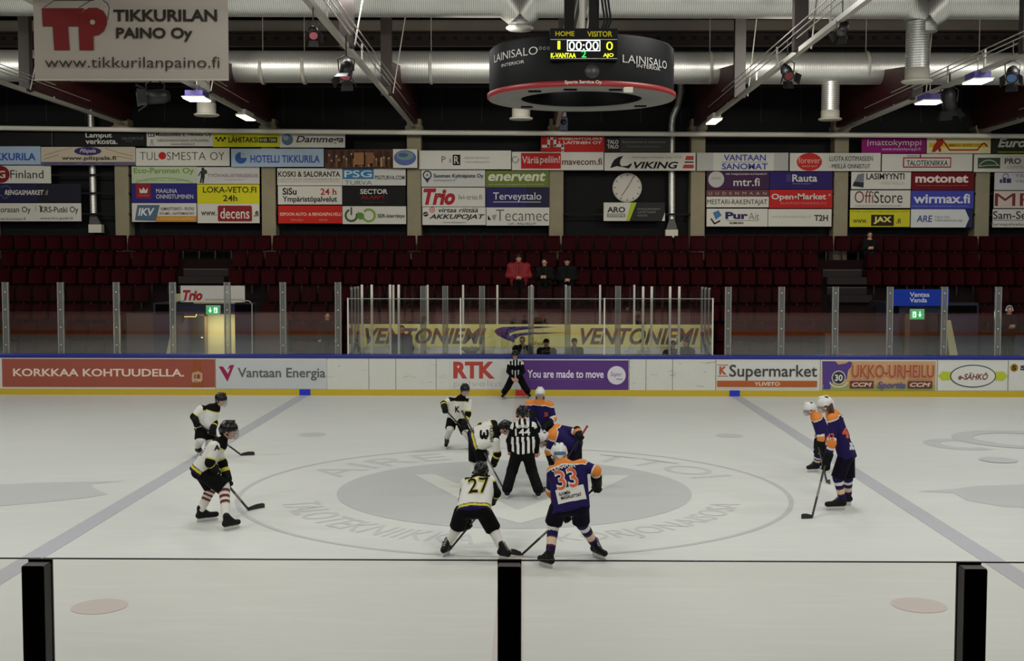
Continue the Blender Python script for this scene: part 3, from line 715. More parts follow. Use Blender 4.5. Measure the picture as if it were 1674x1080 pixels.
S(837, 248, 986.7, 278, Y2, WHT, 'white board with red box and dark red web address, second tier', [('o', 842.4, 261, 5.5, 5.5, 1.2, (100, 96, 92), 60, 390), ('r', 851.7, 250, 917, 275.6, (182, 32, 32)), ('t', 'Väriä', 853.5, 255.5, 881, 267, WHT, 0.01), ('t', 'peliin!', 883, 254.6, 915.5, 269.8, WHT, 0.01), ('t', 'mavecom.fi', 919, 258.5, 984, 269.5, (98, 52, 46), 0.01)])
S(988, 249.6, 1137, 278.7, Y2, WHT, 'white board with black wing shape, slanted capitals and red stripes in the second tier', [('p', [(997.5, 275), (1000, 268), (1004, 261), (1011, 256.5), (1019, 254.5), (1014, 262), (1013.5, 268), (1016, 271.5), (1025, 271), (1030, 268), (1032, 266), (1032.5, 270), (1028, 275.5), (1018, 273), (1008, 271.5)], BLK), ('t', 'VIKING', 1036, 264.2, 1109, 275.6, BLK, 0.03, 0.25), ('t', 'Norwegian footwear since 1920', 1033, 255.3, 1114, 259.5, (140, 140, 134)), ('p', [(1122, 255), (1134, 255), (1134, 261.5), (1120, 261.5)], (170, 60, 56)), ('p', [(1119.5, 264), (1134, 264), (1134, 266), (1119, 266)], BLK), ('p', [(1118, 269), (1134, 269), (1134, 275), (1116, 275)], (170, 60, 56))])
S(1139, 249.6, 1289, 279, Y2, (198, 198, 192), 'white newspaper board with two lines of bold blue capitals in the second tier', [('r', 1139, 249.6, 1166, 279, (176, 176, 170)), ('t', 'VANTAAN', 1183, 252.6, 1252, 262.6, (62, 70, 152), 0.02), ('r', 1180, 264.6, 1256, 265.4, GRY), ('t', 'SANOMAT', 1180, 267, 1255, 277, (62, 70, 152), 0.02), ('r', 1266, 249.6, 1288, 279, (172, 172, 168))])
S(1291, 250, 1440, 279.3, Y2, WHT, 'white board with a big red disc at its left in the second tier', [('e', 1323, 264.6, 20.7, 14.6, (184, 44, 38)), ('t', 'forever', 1305, 257, 1341, 267, (214, 170, 160), 0.0), ('t', 'SISUSTAJAT', 1311, 270.5, 1336, 273.5, (214, 150, 140), 0.01), ('t', 'LUOTA KOTIMAISEEN', 1356, 255.2, 1426.6, 263, (56, 56, 54), 0.0), ('t', '- MEILLÄ ONNISTUT', 1355, 266.5, 1423, 275.2, (56, 56, 54), 0.0)])
S(1441.5, 251.6, 1590, 279.8, Y2, WHT, 'white board with black capitals in a red rounded frame in the second tier', [('r', 1476, 257, 1555, 274, (160, 34, 40)), ('r', 1478, 259, 1553.3, 272, WHT), ('r', 1503, 252, 1505.5, 258, (160, 34, 40)), ('t', 'NOKKELA', 1483, 253, 1500, 256, GRY), ('t', 'TALOTEKNIIKKA', 1482, 262, 1549.5, 270.8, (44, 42, 40), 0.01)])
S(1591.7, 252, 1740, 281, Y2, WHT, 'white board with a dark green box logo at the right end of the second tier', [('r', 1598, 257.8, 1635, 275.2, (62, 78, 56)), ('o', 1616, 276, 17, 15, 1.2, (190, 196, 180), 20, 160), ('l', [(1599, 272), (1616, 270), (1634, 270)], 0.9, (190, 196, 180)), ('t', 'PRO FIN', 1642, 258.5, 1694, 268, (58, 66, 58), 0.02), ('t', 'CONTRACTOR', 1646, 271, 1700, 275.5, (150, 152, 146))])
# blocks between the pillars
S(-30, 270.7, 83, 299.5, YB, WHT, 'white board with a dark red disc and dark lettering left of the first pillar', [('e', 2, 285, 14, 14, (122, 30, 36)), ('t', 'G', -3, 279, 9, 291, WHT, 0.02), ('t', 'Finland', 17, 278, 71, 291.4, (62, 60, 58), 0.0)])
S(-30, 300.5, 132, 330.5, YB, (34, 34, 46), 'dark navy board with slanted white lettering and a heart outline left of the first pillar', [('r', -30, 300.5, 60, 330.5, (40, 38, 70)), ('l', [(2, 306), (10, 303), (18, 307), (16, 318), (9, 325), (-2, 316)], 1.6, (84, 80, 130)), ('t', 'RENGASMARKET', 8, 310.5, 72, 318.5, WHT, 0.025, 0.25), ('t', '.fi', 73, 311, 79, 318.5, (170, 168, 164), 0.0, 0.25)])
S(-30, 332, 57.5, 361.5, YB, WHT, 'white board with black lettering and web address at the left edge, lowest row', [('t', 'Korasan Oy', -6, 337.5, 50, 350, (48, 46, 44), 0.01), ('t', 'www.korasan.fi', -10, 355, 41.6, 359.5, (60, 58, 56))])
S(58, 332, 132.5, 361.5, YB, WHT, 'white board with black lettering and a tap logo, lowest row left of the first pillar', [('l', [(59, 336), (59, 345)], 0.8, GRY), ('t', 'KRS-Putki Oy', 66, 337.5, 128, 350, (48, 46, 44), 0.01), ('l', [(64, 337), (68, 337), (68, 346)], 1.2, (60, 60, 58)), ('t', 'www.krs-putki.fi', 66, 354.5, 119, 359.5, (60, 58, 56))])
S(215.5, 272, 321.5, 299.4, YB, (182, 192, 166), 'pale green board with olive lettering over a green arc', [('t', 'Eco-Paronen Oy', 219, 274, 317, 286, (116, 146, 64), 0.02), ('o', 268, 312, 60, 22, 1.5, (130, 166, 80), 35, 145), ('t', 'hyvän elämän rakentajat', 224, 293, 310, 297, (140, 160, 120))])
S(322, 273, 424, 300.5, YB, (196, 194, 192), 'white board with a walking black figure carrying a pack', [('e', 332, 276.5, 2.6, 2.8, (44, 48, 34)), ('p', [(328, 279), (334, 279), (335, 288), (333, 299.5), (330.5, 299.5), (331, 290), (329, 299), (326.5, 299), (328.5, 288)], (44, 48, 34)), ('e', 335.5, 281, 3.6, 3.8, (56, 58, 44)), ('l', [(328, 281), (325, 287)], 1.6, (44, 48, 34)), ('t', 'TYÖVARUSTEKESKUS', 339, 283, 421.5, 289.5, (150, 142, 146), 0.02), ('t', 'www.tyovaruste.fi', 366, 292, 398, 295, (160, 158, 156))])
S(215.5, 300, 321, 331.6, YB, (46, 42, 116), 'navy board with a white crown on a red square', [('r', 222.6, 300.2, 246.5, 324, (142, 32, 38)), ('p', [(229, 315.5), (228, 307), (232, 311), (235, 306), (238, 311), (242, 307), (241, 315.5)], WHT), ('t', 'TIKKURILA', 226, 318, 244, 320.5, (190, 120, 116)), ('t', 'MAALINA', 255.5, 308.5, 290, 315.3, (190, 190, 200), 0.015), ('t', 'ONNISTUMINEN', 255.5, 317.6, 316, 324.7, (190, 190, 200), 0.015)])
S(322.6, 301.5, 424, 333, YB, (206, 200, 34), 'bright yellow board with a dark web address over 24h', [('t', 'LOKA-VETO.FI', 332, 305, 419, 315, (64, 60, 22), 0.02), ('t', '24h', 364.5, 318.8, 388, 328.8, (64, 60, 22), 0.02)])
S(216, 332, 321, 362.4, YB, WHT, 'white board with a slanted steel blue logo and an orange strip', [('p', [(225, 335), (261.5, 335), (255, 361), (220.5, 360)], (80, 104, 124)), ('t', 'IKV', 226, 340, 253, 352.5, (214, 218, 220), 0.03, 0.2), ('t', 'ILMASTOINTI - PUTKI', 263.5, 338.5, 317, 343.7, (76, 76, 74), 0.01), ('t', 'KYLMÄ - AUTOMAATIO', 261.5, 345.8, 317, 350.7, (76, 76, 74), 0.01), ('p', [(257, 353), (321, 353), (321, 362.4), (254, 362.4)], (196, 140, 52)), ('t', 'TIKKURILAN LIIKETILA', 262, 355.5, 318, 359, (222, 190, 130))])
S(323, 333, 424, 364.5, YB, WHT, 'white board with a web address whose middle sits in a dark red rounded box', [('t', 'www.', 329, 345.5, 354, 352.5, (70, 66, 64), 0.02), ('r', 359, 336, 409.5, 361.7, (134, 36, 42)), ('r', 356.3, 339, 412, 359, (134, 36, 42)), ('e', 359, 339, 2.7, 3, (134, 36, 42)), ('e', 409.3, 339, 2.7, 3, (134, 36, 42)), ('e', 359, 358.7, 2.7, 3, (134, 36, 42)), ('e', 409.3, 358.7, 2.7, 3, (134, 36, 42)), ('t', 'decens', 360.5, 340, 408, 357.5, (222, 206, 200), 0.01), ('t', '.fi', 415, 344.5, 422.6, 353.5, (70, 66, 64), 0.02)])
S(453.5, 275, 559, 303, YB, WHT, 'white board with bold black capitals over one ruled line of small print', [('t', 'KOSKI & SALORANTA', 455, 280, 556, 289, (38, 38, 38), 0.025), ('t', 'LUOTETTAVAT LÄMMITYSJÄRJESTELMÄT', 456, 291.3, 556, 295, (100, 100, 96)), ('r', 455, 296.5, 556, 297, GRY)])
S(559.6, 275.5, 663, 303, YB, (200, 200, 194), 'white board with outlined letters on a teal blue block', [('r', 560, 275.5, 611, 292.6, (52, 116, 158)), ('t', 'PSG', 563, 278.5, 608, 289.8, (190, 206, 214), 0.015), ('t', 'TURVA', 564, 295.2, 608, 302, (96, 96, 98), -0.01), ('t', 'PSGTURVA.COM', 613, 286.7, 661.5, 293.5, (76, 76, 76), 0.015)])
S(454.5, 304, 559, 334, YB, WHT, 'white board with heavy black lettering and a red 24 h', [('t', 'SiSu', 462, 307, 485, 318.5, (36, 36, 36), 0.03), ('t', '24 h', 524, 308, 550, 318.5, (168, 36, 44), 0.02), ('t', 'Ympäristöpalvelut', 462, 320.5, 551, 332.4, (44, 44, 44), 0.02)])
S(559.6, 304.6, 663, 336, YB, (24, 24, 24), 'black board with bold white capitals over dark red capitals', [('t', 'SECTOR', 589, 309, 633.7, 317, WHT, 0.02), ('t', 'ALARM', 590, 319.4, 627, 325.5, (120, 24, 32), 0.03), ('t', 'FI', 628.5, 321.5, 633, 325.5, (90, 20, 26), 0.0), ('t', 'Turvallista huomista', 592, 329, 631, 331.5, (70, 68, 66))])
S(455, 336, 559, 365, YB, (190, 42, 32), 'plain red board with one line of white capitals', [('t', 'ESPOON AUTO- & RENGASPALVELU', 458, 347.3, 558, 352.6, (220, 196, 188), 0.015), ('t', 'TIKKURILA', 475, 358, 496, 361, (210, 150, 140)), ('t', 'ESPOO', 522, 358, 535, 361, (210, 150, 140))])
S(560, 337, 663.7, 366, YB, WHT, 'white board with two linked green rings', [('o', 574.4, 352, 11, 11, 3.6, (64, 92, 56), 110, 380), ('r', 573.2, 338.5, 575.8, 351.5, (64, 78, 60)), ('o', 603, 352, 11.5, 11.5, 3.6, (120, 158, 62), 175, 500), ('e', 589.6, 353, 5.8, 5.8, (92, 134, 56)), ('l', [(585, 346), (589, 352)], 1.5, (92, 134, 56)), ('t', 'SER-kierrätys', 617, 349.5, 661.5, 357.4, (70, 70, 66), 0.015)])
S(689, 278, 793, 305, YB, (196, 196, 192), 'white board with a navy map pin logo', [('p', [(692, 290), (705, 290), (701, 295), (698.5, 299.5), (696, 295)], (52, 54, 78)), ('e', 698.5, 286, 7.4, 7.4, (52, 54, 78)), ('e', 698.5, 286, 5.2, 5.2, WHT), ('l', [(695, 286), (702, 286)], 0.7, (52, 54, 78)), ('l', [(696.7, 283), (700.3, 289)], 0.7, (52, 54, 78)), ('l', [(700.3, 283), (696.7, 289)], 0.7, (52, 54, 78)), ('t', 'Suomen Kylmäpiste Oy', 709, 284, 790.5, 292.2, (58, 60, 76), 0.02), ('t', 'kylmapiste.fi', 709, 292.8, 744, 297, (130, 132, 140))])
S(794, 278.7, 897.6, 306, YB, (104, 118, 58), 'olive green board with slanted white lettering', [('t', 'enervent', 798, 281.5, 892, 296, (206, 208, 180), 0.03, 0.2), ('t', 'terveellisen energiatehokas koti kaikille', 799, 300, 890, 303, (180, 186, 140))])
S(690, 306.5, 793, 337.5, YB, WHT, 'white board with big slanted red lettering and a small web address', [('t', 'Trio', 692, 308, 744, 335, (162, 38, 48), 0.05, 0.25), ('t', 'lvi-trio.fi', 750, 318, 788, 326, (100, 96, 92), 0.0)])
S(794.3, 306.5, 898, 338, YB, (46, 42, 92), 'navy board with underlined white lettering', [('r', 860, 306.5, 898, 338, (38, 36, 62)), ('t', 'Terveystalo', 806, 314.5, 885, 330, (206, 206, 210), 0.005), ('r', 806.5, 329.5, 884, 330.6, (190, 190, 196))])
S(690.6, 338.5, 794, 367.6, YB, WHT, 'white board with heavy slanted black lettering and an orange ringed cross', [('o', 706.5, 342.8, 4.6, 4.6, 1.4, (188, 90, 62)), ('r', 704.5, 342.2, 708.5, 343.4, (188, 90, 62)), ('r', 705.9, 340.8, 707.1, 344.8, (188, 90, 62)), ('t', 'virtaa riittää', 717, 340, 782, 347, (54, 54, 52), 0.015, 0.25), ('e', 696, 350, 4.2, 3.8, (40, 40, 40)), ('l', [(692.5, 351), (699.5, 349)], 1.0, WHT), ('t', 'AKKUPOJAT', 701.7, 350, 792.4, 359.8, (38, 38, 38), 0.018, 0.3), ('t', 'www.akkupojat.fi', 724, 361.8, 762, 365.2, GRY)])
S(795, 339, 898, 368.5, YB, WHT, 'white board with tall thin dark lettering and a black wedge', [('p', [(797.5, 351), (803, 359.5), (797.5, 359.5)], BLK), ('p', [(803.5, 352), (806.5, 359.5), (809.5, 359.5), (812, 350)], (140, 150, 140)), ('t', 'Tecamec', 811, 342.6, 896, 361, (80, 80, 78), -0.012), ('t', 'LVI - PALVELUT', 831, 363.8, 876.7, 367.4, (64, 64, 62), 0.0)])
S(986.7, 331, 1087, 361, YB, (44, 44, 44), 'dark board with a white slanted panel edged in lime below the clock', [('p', [(986.7, 331), (1033, 331), (1025, 361), (986.7, 361)], WHT), ('p', [(1031.5, 331), (1040.5, 331), (1029, 361), (1023.5, 361)], (168, 186, 48)), ('t', 'ARO', 992.6, 338, 1022, 347.3, (50, 50, 48), 0.03), ('r', 992.4, 349, 1022.3, 355, (130, 130, 126)), ('t', 'SYSTEMS', 994.5, 350.2, 1020.5, 353.8, (200, 200, 196), 0.02), ('t', 'SÄHKÖURAKOINTI', 1042, 339.5, 1079, 343, (130, 130, 126), 0.01), ('t', 'LUOTETTAVASTI', 1042, 345, 1072, 348.4, (130, 130, 126), 0.01), ('t', 'HUOLTO', 1042, 350.4, 1058, 353.8, (130, 130, 126), 0.01), ('p', [(1082, 361), (1087, 347), (1087, 361)], WHT)])
S(1155, 279.6, 1257.7, 309, YB, (64, 38, 70), 'dark purple board with a pale round emblem', [('e', 1170.7, 293, 13, 13.4, (178, 176, 172)), ('t', 'metsä', 1163, 288.5, 1178.5, 293, (120, 124, 110), 0.0), ('t', 'MR TARJOUKSEN KATSOMOT', 1186.5, 283, 1254, 286.8, (190, 180, 190), 0.015), ('t', 'mtr.fi', 1199, 291, 1242, 304, WHT, 0.01)])
S(1258.2, 279.6, 1361, 309, YB, (48, 36, 98), 'violet navy board with bold white lettering above the red board', [('r', 1285, 285, 1293, 296.7, (70, 56, 120)), ('t', 'Rauta', 1295, 285, 1336, 297, WHT, 0.02), ('t', 'Rauta kaupan', 1296, 298.8, 1325, 301.8, (140, 130, 170))])
S(1155, 310, 1257, 338.6, YB, WHT, 'white board under a maroon strip of spaced letters', [('r', 1155, 310, 1257, 321.4, (98, 62, 66)), ('t', 'U  U  D  E  N  M  A  A  N', 1158.5, 313.6, 1253, 318.2, (176, 160, 158), 0.0), ('t', 'MESTARI-RAKENTAJAT', 1156, 325.8, 1254.5, 336.2, (52, 48, 46), 0.0)])
S(1257.6, 310, 1360.7, 340, YB, (184, 40, 40), 'red market board with a round dot between two white words', [('t', 'Open', 1261, 316.5, 1297, 328.6, WHT, 0.02), ('e', 1300.5, 321.8, 1.8, 1.8, WHT), ('t', 'Market', 1304, 316, 1350.5, 325.8, WHT, 0.02), ('o', 1356, 318.5, 1.8, 1.8, 0.6, WHT), ('t', 'KUNTEISTÖNHUOLTO', 1276, 329.4, 1351, 334, (205, 130, 126), 0.0)])
S(1155, 341, 1255, 370, YB, WHT, 'white board with a blue diamond over a dark tick', [('p', [(1165, 347.5), (1174.5, 343.5), (1179.5, 352), (1170, 359)], (62, 118, 160)), ('l', [(1162, 357), (1168, 365.5), (1176.5, 361)], 2.6, (48, 46, 56)), ('t', 'Pur', 1185.6, 346.3, 1222.6, 358, (44, 40, 92), 0.045), ('t', 'Ait', 1224, 347.5, 1241, 359, (110, 110, 116), -0.012), ('r', 1186, 360, 1240, 360.5, GRY), ('t', 'RUMKARA', 1193, 362.5, 1216, 366, (50, 50, 52), 0.02)])
S(1255.6, 341.7, 1359.6, 370, YB, (206, 206, 194), 'white board with a faint green web address and three bold dark characters', [('t', 'www.thantekolepa.fi', 1260.6, 351.8, 1325, 357, (150, 168, 148), 0.0), ('t', 'T2H', 1331, 351, 1353.7, 361, (64, 62, 58), 0.03)])
S(1391.5, 281, 1489.4, 309, YB, WHT, 'white board with heavy condensed black capitals and a dark slanted pane', [('p', [(1402, 285), (1412.5, 283), (1411.5, 306), (1393.5, 304)], (112, 116, 128)), ('p', [(1396, 296.5), (1412, 298.5), (1411.5, 306.5), (1393.5, 304)], (44, 44, 44)), ('t', 'LASIMYYNTI', 1416, 283, 1478.5, 293.4, (40, 40, 40), 0.018), ('t', 'VANTAALLA', 1440, 296, 1478.5, 302, (180, 178, 174), -0.01)])
S(1490, 281.6, 1592.5, 310.7, YB, (104, 22, 27), 'dark red board with bold white lettering', [('t', 'motonet', 1496, 286, 1583, 298.6, (222, 204, 196), 0.035), ('t', 'Tavaratalo kotimaan parhaat edut', 1497, 302.2, 1582, 304, (190, 120, 116))])
S(1390, 311, 1488.5, 339.7, YB, WHT, 'white board with tall lettering half red brown and half black', [('t', 'Offi', 1396.6, 312, 1427.5, 331.8, (124, 62, 56), 0.0), ('t', 'Store', 1428.6, 312.6, 1475.5, 331.8, (54, 50, 48), 0.0), ('t', 'UUDET JA KÄYTETYT TOIMISTOKALUSTEET', 1396.6, 335, 1474.5, 337.8, (90, 88, 84))])
S(1489, 311.6, 1592, 341, YB, (66, 70, 164), 'bright blue board with a white web address', [('t', 'wirmax.fi', 1493, 316.5, 1586, 332.3, (210, 212, 222), 0.025), ('t', 'nopeimmat verkkoyhteydet ja palvelut', 1490.5, 335.4, 1585, 338.4, (140, 146, 205))])
S(1389, 342.6, 1487.6, 370.7, YB, (200, 194, 44), 'yellow board with a web address in a black box', [('t', 'Tarvike, varaosat! Meiltä saat kaikki merkit', 1390, 344, 1485, 347.3, (110, 104, 34), 0.0), ('t', 'www.', 1394, 358.5, 1418, 364.5, (100, 92, 30), 0.02), ('r', 1424, 351, 1461.3, 369, (44, 40, 22)), ('t', 'JAX', 1428, 354, 1457.5, 366, (222, 212, 120), 0.045), ('t', '.fi', 1465, 357, 1472.5, 365, (100, 92, 30), 0.02)])
S(1488.6, 342, 1590, 371.6, YB, (44, 48, 86), 'navy board with a white arrow shaped panel and blue lettering', [('p', [(1488.6, 342), (1577.5, 342), (1584.5, 357), (1578.5, 371.6), (1488.6, 371.6)], (206, 208, 208)), ('t', 'ARE', 1498, 352, 1524, 362.8, (64, 78, 140), 0.02, 0.1), ('t', 'TALO ON', 1527.5, 352.8, 1552, 356.8, (130, 130, 132), 0.01), ('t', 'TEKNIIKKALAJI', 1527.5, 358.6, 1573, 362.8, (130, 130, 132), 0.01)])
S(1625.5, 281.6, 1735, 310.5, YB, (196, 196, 198), 'white board with a navy skyline logo at the right edge', [('r', 1634, 293, 1638, 299, (58, 58, 96)), ('r', 1639, 290, 1644, 299, (58, 58, 96)), ('r', 1645, 291.5, 1652.5, 299, (58, 58, 96)), ('o', 1643.5, 290, 5, 7, 1.2, (90, 90, 110), 0, 200), ('t', 'TALOLLE', 1659, 285, 1705, 290, (130, 130, 136)), ('t', 'TEKIJÄT', 1659, 294, 1700, 299, (130, 130, 136))])
S(1624.5, 312, 1735, 340, YB, (204, 190, 184), 'pinkish white board with tall brown red capitals at the right edge', [('t', 'MP', 1626, 316, 1690, 336.5, (120, 52, 50), 0.0)])
S(1622.5, 341.8, 1735, 371.5, YB, (204, 202, 196), 'white board with black lettering split by a black rule at the right edge', [('t', 'Sam-Service', 1622.8, 345, 1715, 358, (48, 46, 44), 0.01), ('r', 1622.5, 359.5, 1735, 360.3, (40, 40, 40)), ('t', 'Turvapalvelut 09', 1617, 364, 1690, 369.8, (60, 58, 56), 0.0)])
# dark battens that carry the blocks of boards between the pillars
b = MB()
for py in (286, 316, 350):
    z = at(837, py, 22.1).z
    for i, (xa, xb) in enumerate(zip(PILX[:-1] + [PILX[-1]], PILX[1:] + [PILX[-1] + 5])):
        if i == 4 and py < 340: continue
        b.box((xa + 0.25, 22.1, z - 0.03), (xb - 0.25, 22.13, z + 0.03), M_WALL); b.box((xa + 0.3, 22.13, z - 0.02), (xa + 0.36, 22.75, z + 0.02), M_WALL); b.box((xb - 0.36, 22.13, z - 0.02), (xb - 0.3, 22.75, z + 0.02), M_WALL)
struct(b.build('trim_30'))
# signs over the tunnels
YS = 17.2
sign(295.5, 466.8, 400, 493.7, YS, (206, 202, 196), 'white sign with slanted red lettering hung over the left tunnel', [('t', 'Trio', 299, 474, 331, 491, (168, 42, 46), 0.05, 0.25), ('t', 'lämmitysjärjestelmien asiantuntija', 336, 487.5, 397, 491.5, GRY)], name='tunnel_sign', cat='sign')
sign(1456, 472.7, 1551.6, 500, YS, (30, 62, 178), 'royal blue sign with two lines of white lettering over the right tunnel', [('e', 1459, 503, 16, 9, (48, 90, 196)), ('r', 1456, 500, 1476, 513, (30, 62, 178)), ('t', 'Vantaa', 1487, 477.5, 1519.5, 485, (214, 220, 232), 0.02), ('t', 'Vanda', 1487, 486.5, 1515.5, 494, (214, 220, 232), 0.02)][2:], name='tunnel_sign', cat='sign')
GEX = (70, 190, 120)
def exit_sign(x0, y0, x1, y1, label, man, arrow):
    Y = YS - 0.04
    A = at(x0, y1, Y); B = at(x1, y0, Y)
    r = empty('exit_sign', ((A.x + B.x) / 2, Y, A.z)); tag(r, label, 'exit sign')
    b = MB(); b.box((A.x, Y, A.z), (B.x, Y + 0.08, B.z), M_WHITE, 0.008); b.build('housing', r)
    g = seg_mat('exit_green', (52, 168, 96), 0.55); w = seg_mat('exit_white', (226, 255, 236), 1.0)
    b = MB(); W_ = B.x - A.x; H_ = B.z - A.z; q = lambda u, v, k: (A.x + W_ * u, Y - 0.004 * k, A.z + H_ * v)
    b.add([q(.03, .05, 1), q(.97, .05, 1), q(.97, .9, 1), q(.03, .9, 1)], [(0, 1, 2, 3)], g)
    def pl(pts): b.add([q(u, v, 2) for u, v in pts], [tuple(range(len(pts)))], w)
    mx, ax = man, arrow
    pl([(mx - .12, .2), (mx + .12, .2), (mx + .12, .76), (mx - .12, .76)])
    b.add([q(mx + u, v, 3) for u, v in ((-.05, .62), (-.01, .62), (.02, .48), (.06, .42), (.04, .36), (0, .42), (.04, .25), (0, .22), (-.04, .36), (-.08, .25), (-.11, .28), (-.05, .44))], [tuple(range(12))], g)
    b.add([q(mx + .03 * math.cos(t * .7854), .68 + .05 * math.sin(t * .7854), 3) for t in range(8)], [tuple(range(8))], g)
    pl([(ax - .03, .78), (ax + .03, .78), (ax + .03, .45), (ax + .1, .55), (ax + .1, .45), (ax, .2), (ax - .1, .45), (ax - .1, .55), (ax - .03, .45)])
    b.build('lit_face', r)
exit_sign(336.7, 499, 360, 514.3, 'small lit green exit sign hung in the left tunnel', 0.68, 0.3)
exit_sign(1487.5, 505, 1511.5, 522, 'small lit green exit sign hung in the right tunnel', 0.3, 0.68)
# adverts on the rink boards
YD = 13.985
G2 = 'adverts on the far rink boards'
def D(*a, **k): return sign(*a, thick=0.012, group=G2, name='board_advert', cat='board advert', **k)
D(4, 587, 351, 632, YD, (154, 84, 70), 'long brick red board advert with spaced white capitals and a beer bottle', [('t', 'KORKKAA KOHTUUDELLA.', 22, 602.5, 301, 615, (226, 206, 190), 0.022), ('p', [(314, 632), (312, 612), (316, 601), (317, 589), (327, 589), (328, 601), (332, 612), (331, 632)], (150, 84, 46)), ('p', [(313, 621), (331, 621), (331, 609), (324, 606), (314, 609)], (190, 150, 120)), ('t', 'KOFF', 314.5, 619.5, 329.5, 624, (214, 196, 180), 0.02), ('t', '18', 318, 611, 327, 618, (110, 40, 36), 0.02)])
D(355, 589, 534, 635, YD, (192, 196, 196), 'pale grey energy board advert with a purple red V logo', [('p', [(358, 599), (365, 599), (373, 611), (377, 601), (372, 604), (376, 597), (383.5, 596.5), (372, 624)], (150, 42, 84)), ('t', 'Vantaan Energia', 389, 601, 532, 621.5, (98, 98, 100), 0.015)])
D(735, 587.5, 852, 635.5, YD, (204, 204, 198), 'white board advert with three big brick red capitals', [('t', 'RTK', 741, 591, 809, 618.5, (176, 72, 64), 0.045), ('t', 'palvelut', 742, 622, 822, 634, (176, 178, 174), -0.02)])
D(853, 589, 1027.5, 636.5, YD, (92, 60, 124), 'purple board advert with a white sentence and a white disc', [('t', 'You are made to move', 862, 604.5, 987, 617.5, (226, 220, 232), 0.02), ('r', 862, 620, 985, 620.7, (120, 92, 150)), ('e', 1008, 613, 15, 15, (214, 210, 216)), ('t', 'Super', 998, 607.5, 1017, 616.5, (70, 62, 84), -0.01, 0.3), ('t', 'PARK', 1008, 618, 1018, 620.5, (100, 92, 110))])
D(1171, 591, 1337.5, 635, YD, (208, 208, 202), 'white grocery board advert with black lettering over an orange brown strip', [('r', 1172.5, 596, 1190, 597.3, (168, 96, 66)), ('r', 1172.5, 614, 1190, 615.3, (168, 96, 66)), ('t', 'K', 1175.5, 599, 1187.5, 612, (170, 90, 60), 0.05), ('t', 'Supermarket', 1192, 596, 1336, 621.5, (72, 70, 70), 0.01), ('r', 1172, 622, 1336, 632, (176, 94, 50)), ('t', 'YLIVETO', 1233, 624, 1275, 630, (224, 200, 180), 0.03)])
D(1343.5, 590.5, 1530, 638, YD, (196, 158, 112), 'orange brown sports shop board advert with purple shapes and a round 30 badge', [('p', [(1343.5, 590.5), (1365, 590.5), (1370, 596), (1382, 594), (1388, 590.5), (1394, 594), (1386, 606), (1384, 620), (1372, 616), (1362, 622), (1357, 636), (1345, 636)], (86, 66, 132)), ('r', 1343.5, 629, 1530, 638, (150, 160, 92)), ('p', [(1345, 636), (1357, 636), (1360, 624), (1347, 622)], (86, 66, 132)), ('o', 1370.5, 624, 15, 9.5, 2.5, (200, 200, 176), 180, 360), ('e', 1370.5, 617, 11.5, 11.5, (196, 192, 180)), ('e', 1370.5, 617, 9.8, 9.8, (52, 58, 58)), ('t', '30', 1364, 612, 1377, 622.5, (214, 212, 204), 0.03), ('t', 'UKKO-URHEILU', 1391, 594.5, 1527.5, 618.5, (214, 176, 150), 0.06), ('t', 'UKKO-URHEILU', 1391.5, 595.5, 1527, 617.5, (166, 88, 60), 0.03), ('r', 1389, 622, 1428, 634, (112, 60, 52)), ('t', 'CCM', 1392, 624.5, 1425, 631.5, (206, 188, 176), 0.04, 0.25), ('r', 1484, 622, 1524, 634, (112, 60, 52)), ('t', 'CCM', 1487, 624.5, 1521, 631.5, (206, 188, 176), 0.04, 0.25), ('t', 'Sportia', 1433, 623, 1480, 637, (96, 82, 140), 0.03, 0.25)])
D(1533, 591.5, 1647, 638, YD, (208, 209, 203), 'white board advert with a black outlined oval between two lime arrows', [('p', [(1533, 614.5), (1540, 607), (1556, 608), (1556, 621), (1540, 622)], (178, 190, 58)), ('p', [(1648, 614.5), (1641, 607), (1624, 608), (1624, 621), (1641, 622)], (178, 190, 58)), ('e', 1590.5, 614.5, 38, 18.5, (60, 66, 60)), ('e', 1590.5, 614.5, 36.3, 16.9, (210, 211, 205)), ('t', 'e-SÄHKÖ', 1566, 608.5, 1615, 620.5, (122, 72, 64), 0.03, 0.25)])
D(1649, 592, 1720, 638, YD, (208, 209, 203), 'white board advert with a small gold roundel at the right edge', [('e', 1657, 601, 6.5, 6.5, (150, 120, 40)), ('t', 'S', 1653.5, 597, 1660.5, 605, (60, 50, 30), 0.05), ('t', 'SISU', 1667, 597, 1705, 605, (62, 60, 58), 0.05)])
# clock on the back wall
cc = at(1025.4, 306.5, 22.6); cr = (at(1048.6, 306.5, 22.6).x - cc.x)
r = empty('wall_clock', tuple(cc)); tag(r, 'big round white clock on the black back wall', 'clock')
b = MB(); b.lathe((cc.x, 22.6, cc.z), [(0, 0.03), (cr * 0.97, 0.03), (cr, 0.0), (cr * 1.03, 0.0), (cr * 1.03, 0.12)], M_WHITE, 48, 'y'); b.build('case', r)
b = MB(); f = paint((208, 204, 194)); b.disc((cc.x, 22.60, cc.z), cr * 0.96, f, 48)
for k in range(12):
    a = k * math.pi / 6; rr = (0.8, 0.93); w_ = 0.012
    d = Vector((math.sin(a), 0, math.cos(a))); n_ = Vector((math.cos(a), 0, -math.sin(a))) * w_; c0 = Vector((cc.x, 22.595, cc.z))
    b.add([c0 + d * cr * rr[0] - n_, c0 + d * cr * rr[0] + n_, c0 + d * cr * rr[1] + n_, c0 + d * cr * rr[1] - n_], [(0, 1, 2, 3)], paint(BLK))
b.build('dial', r)
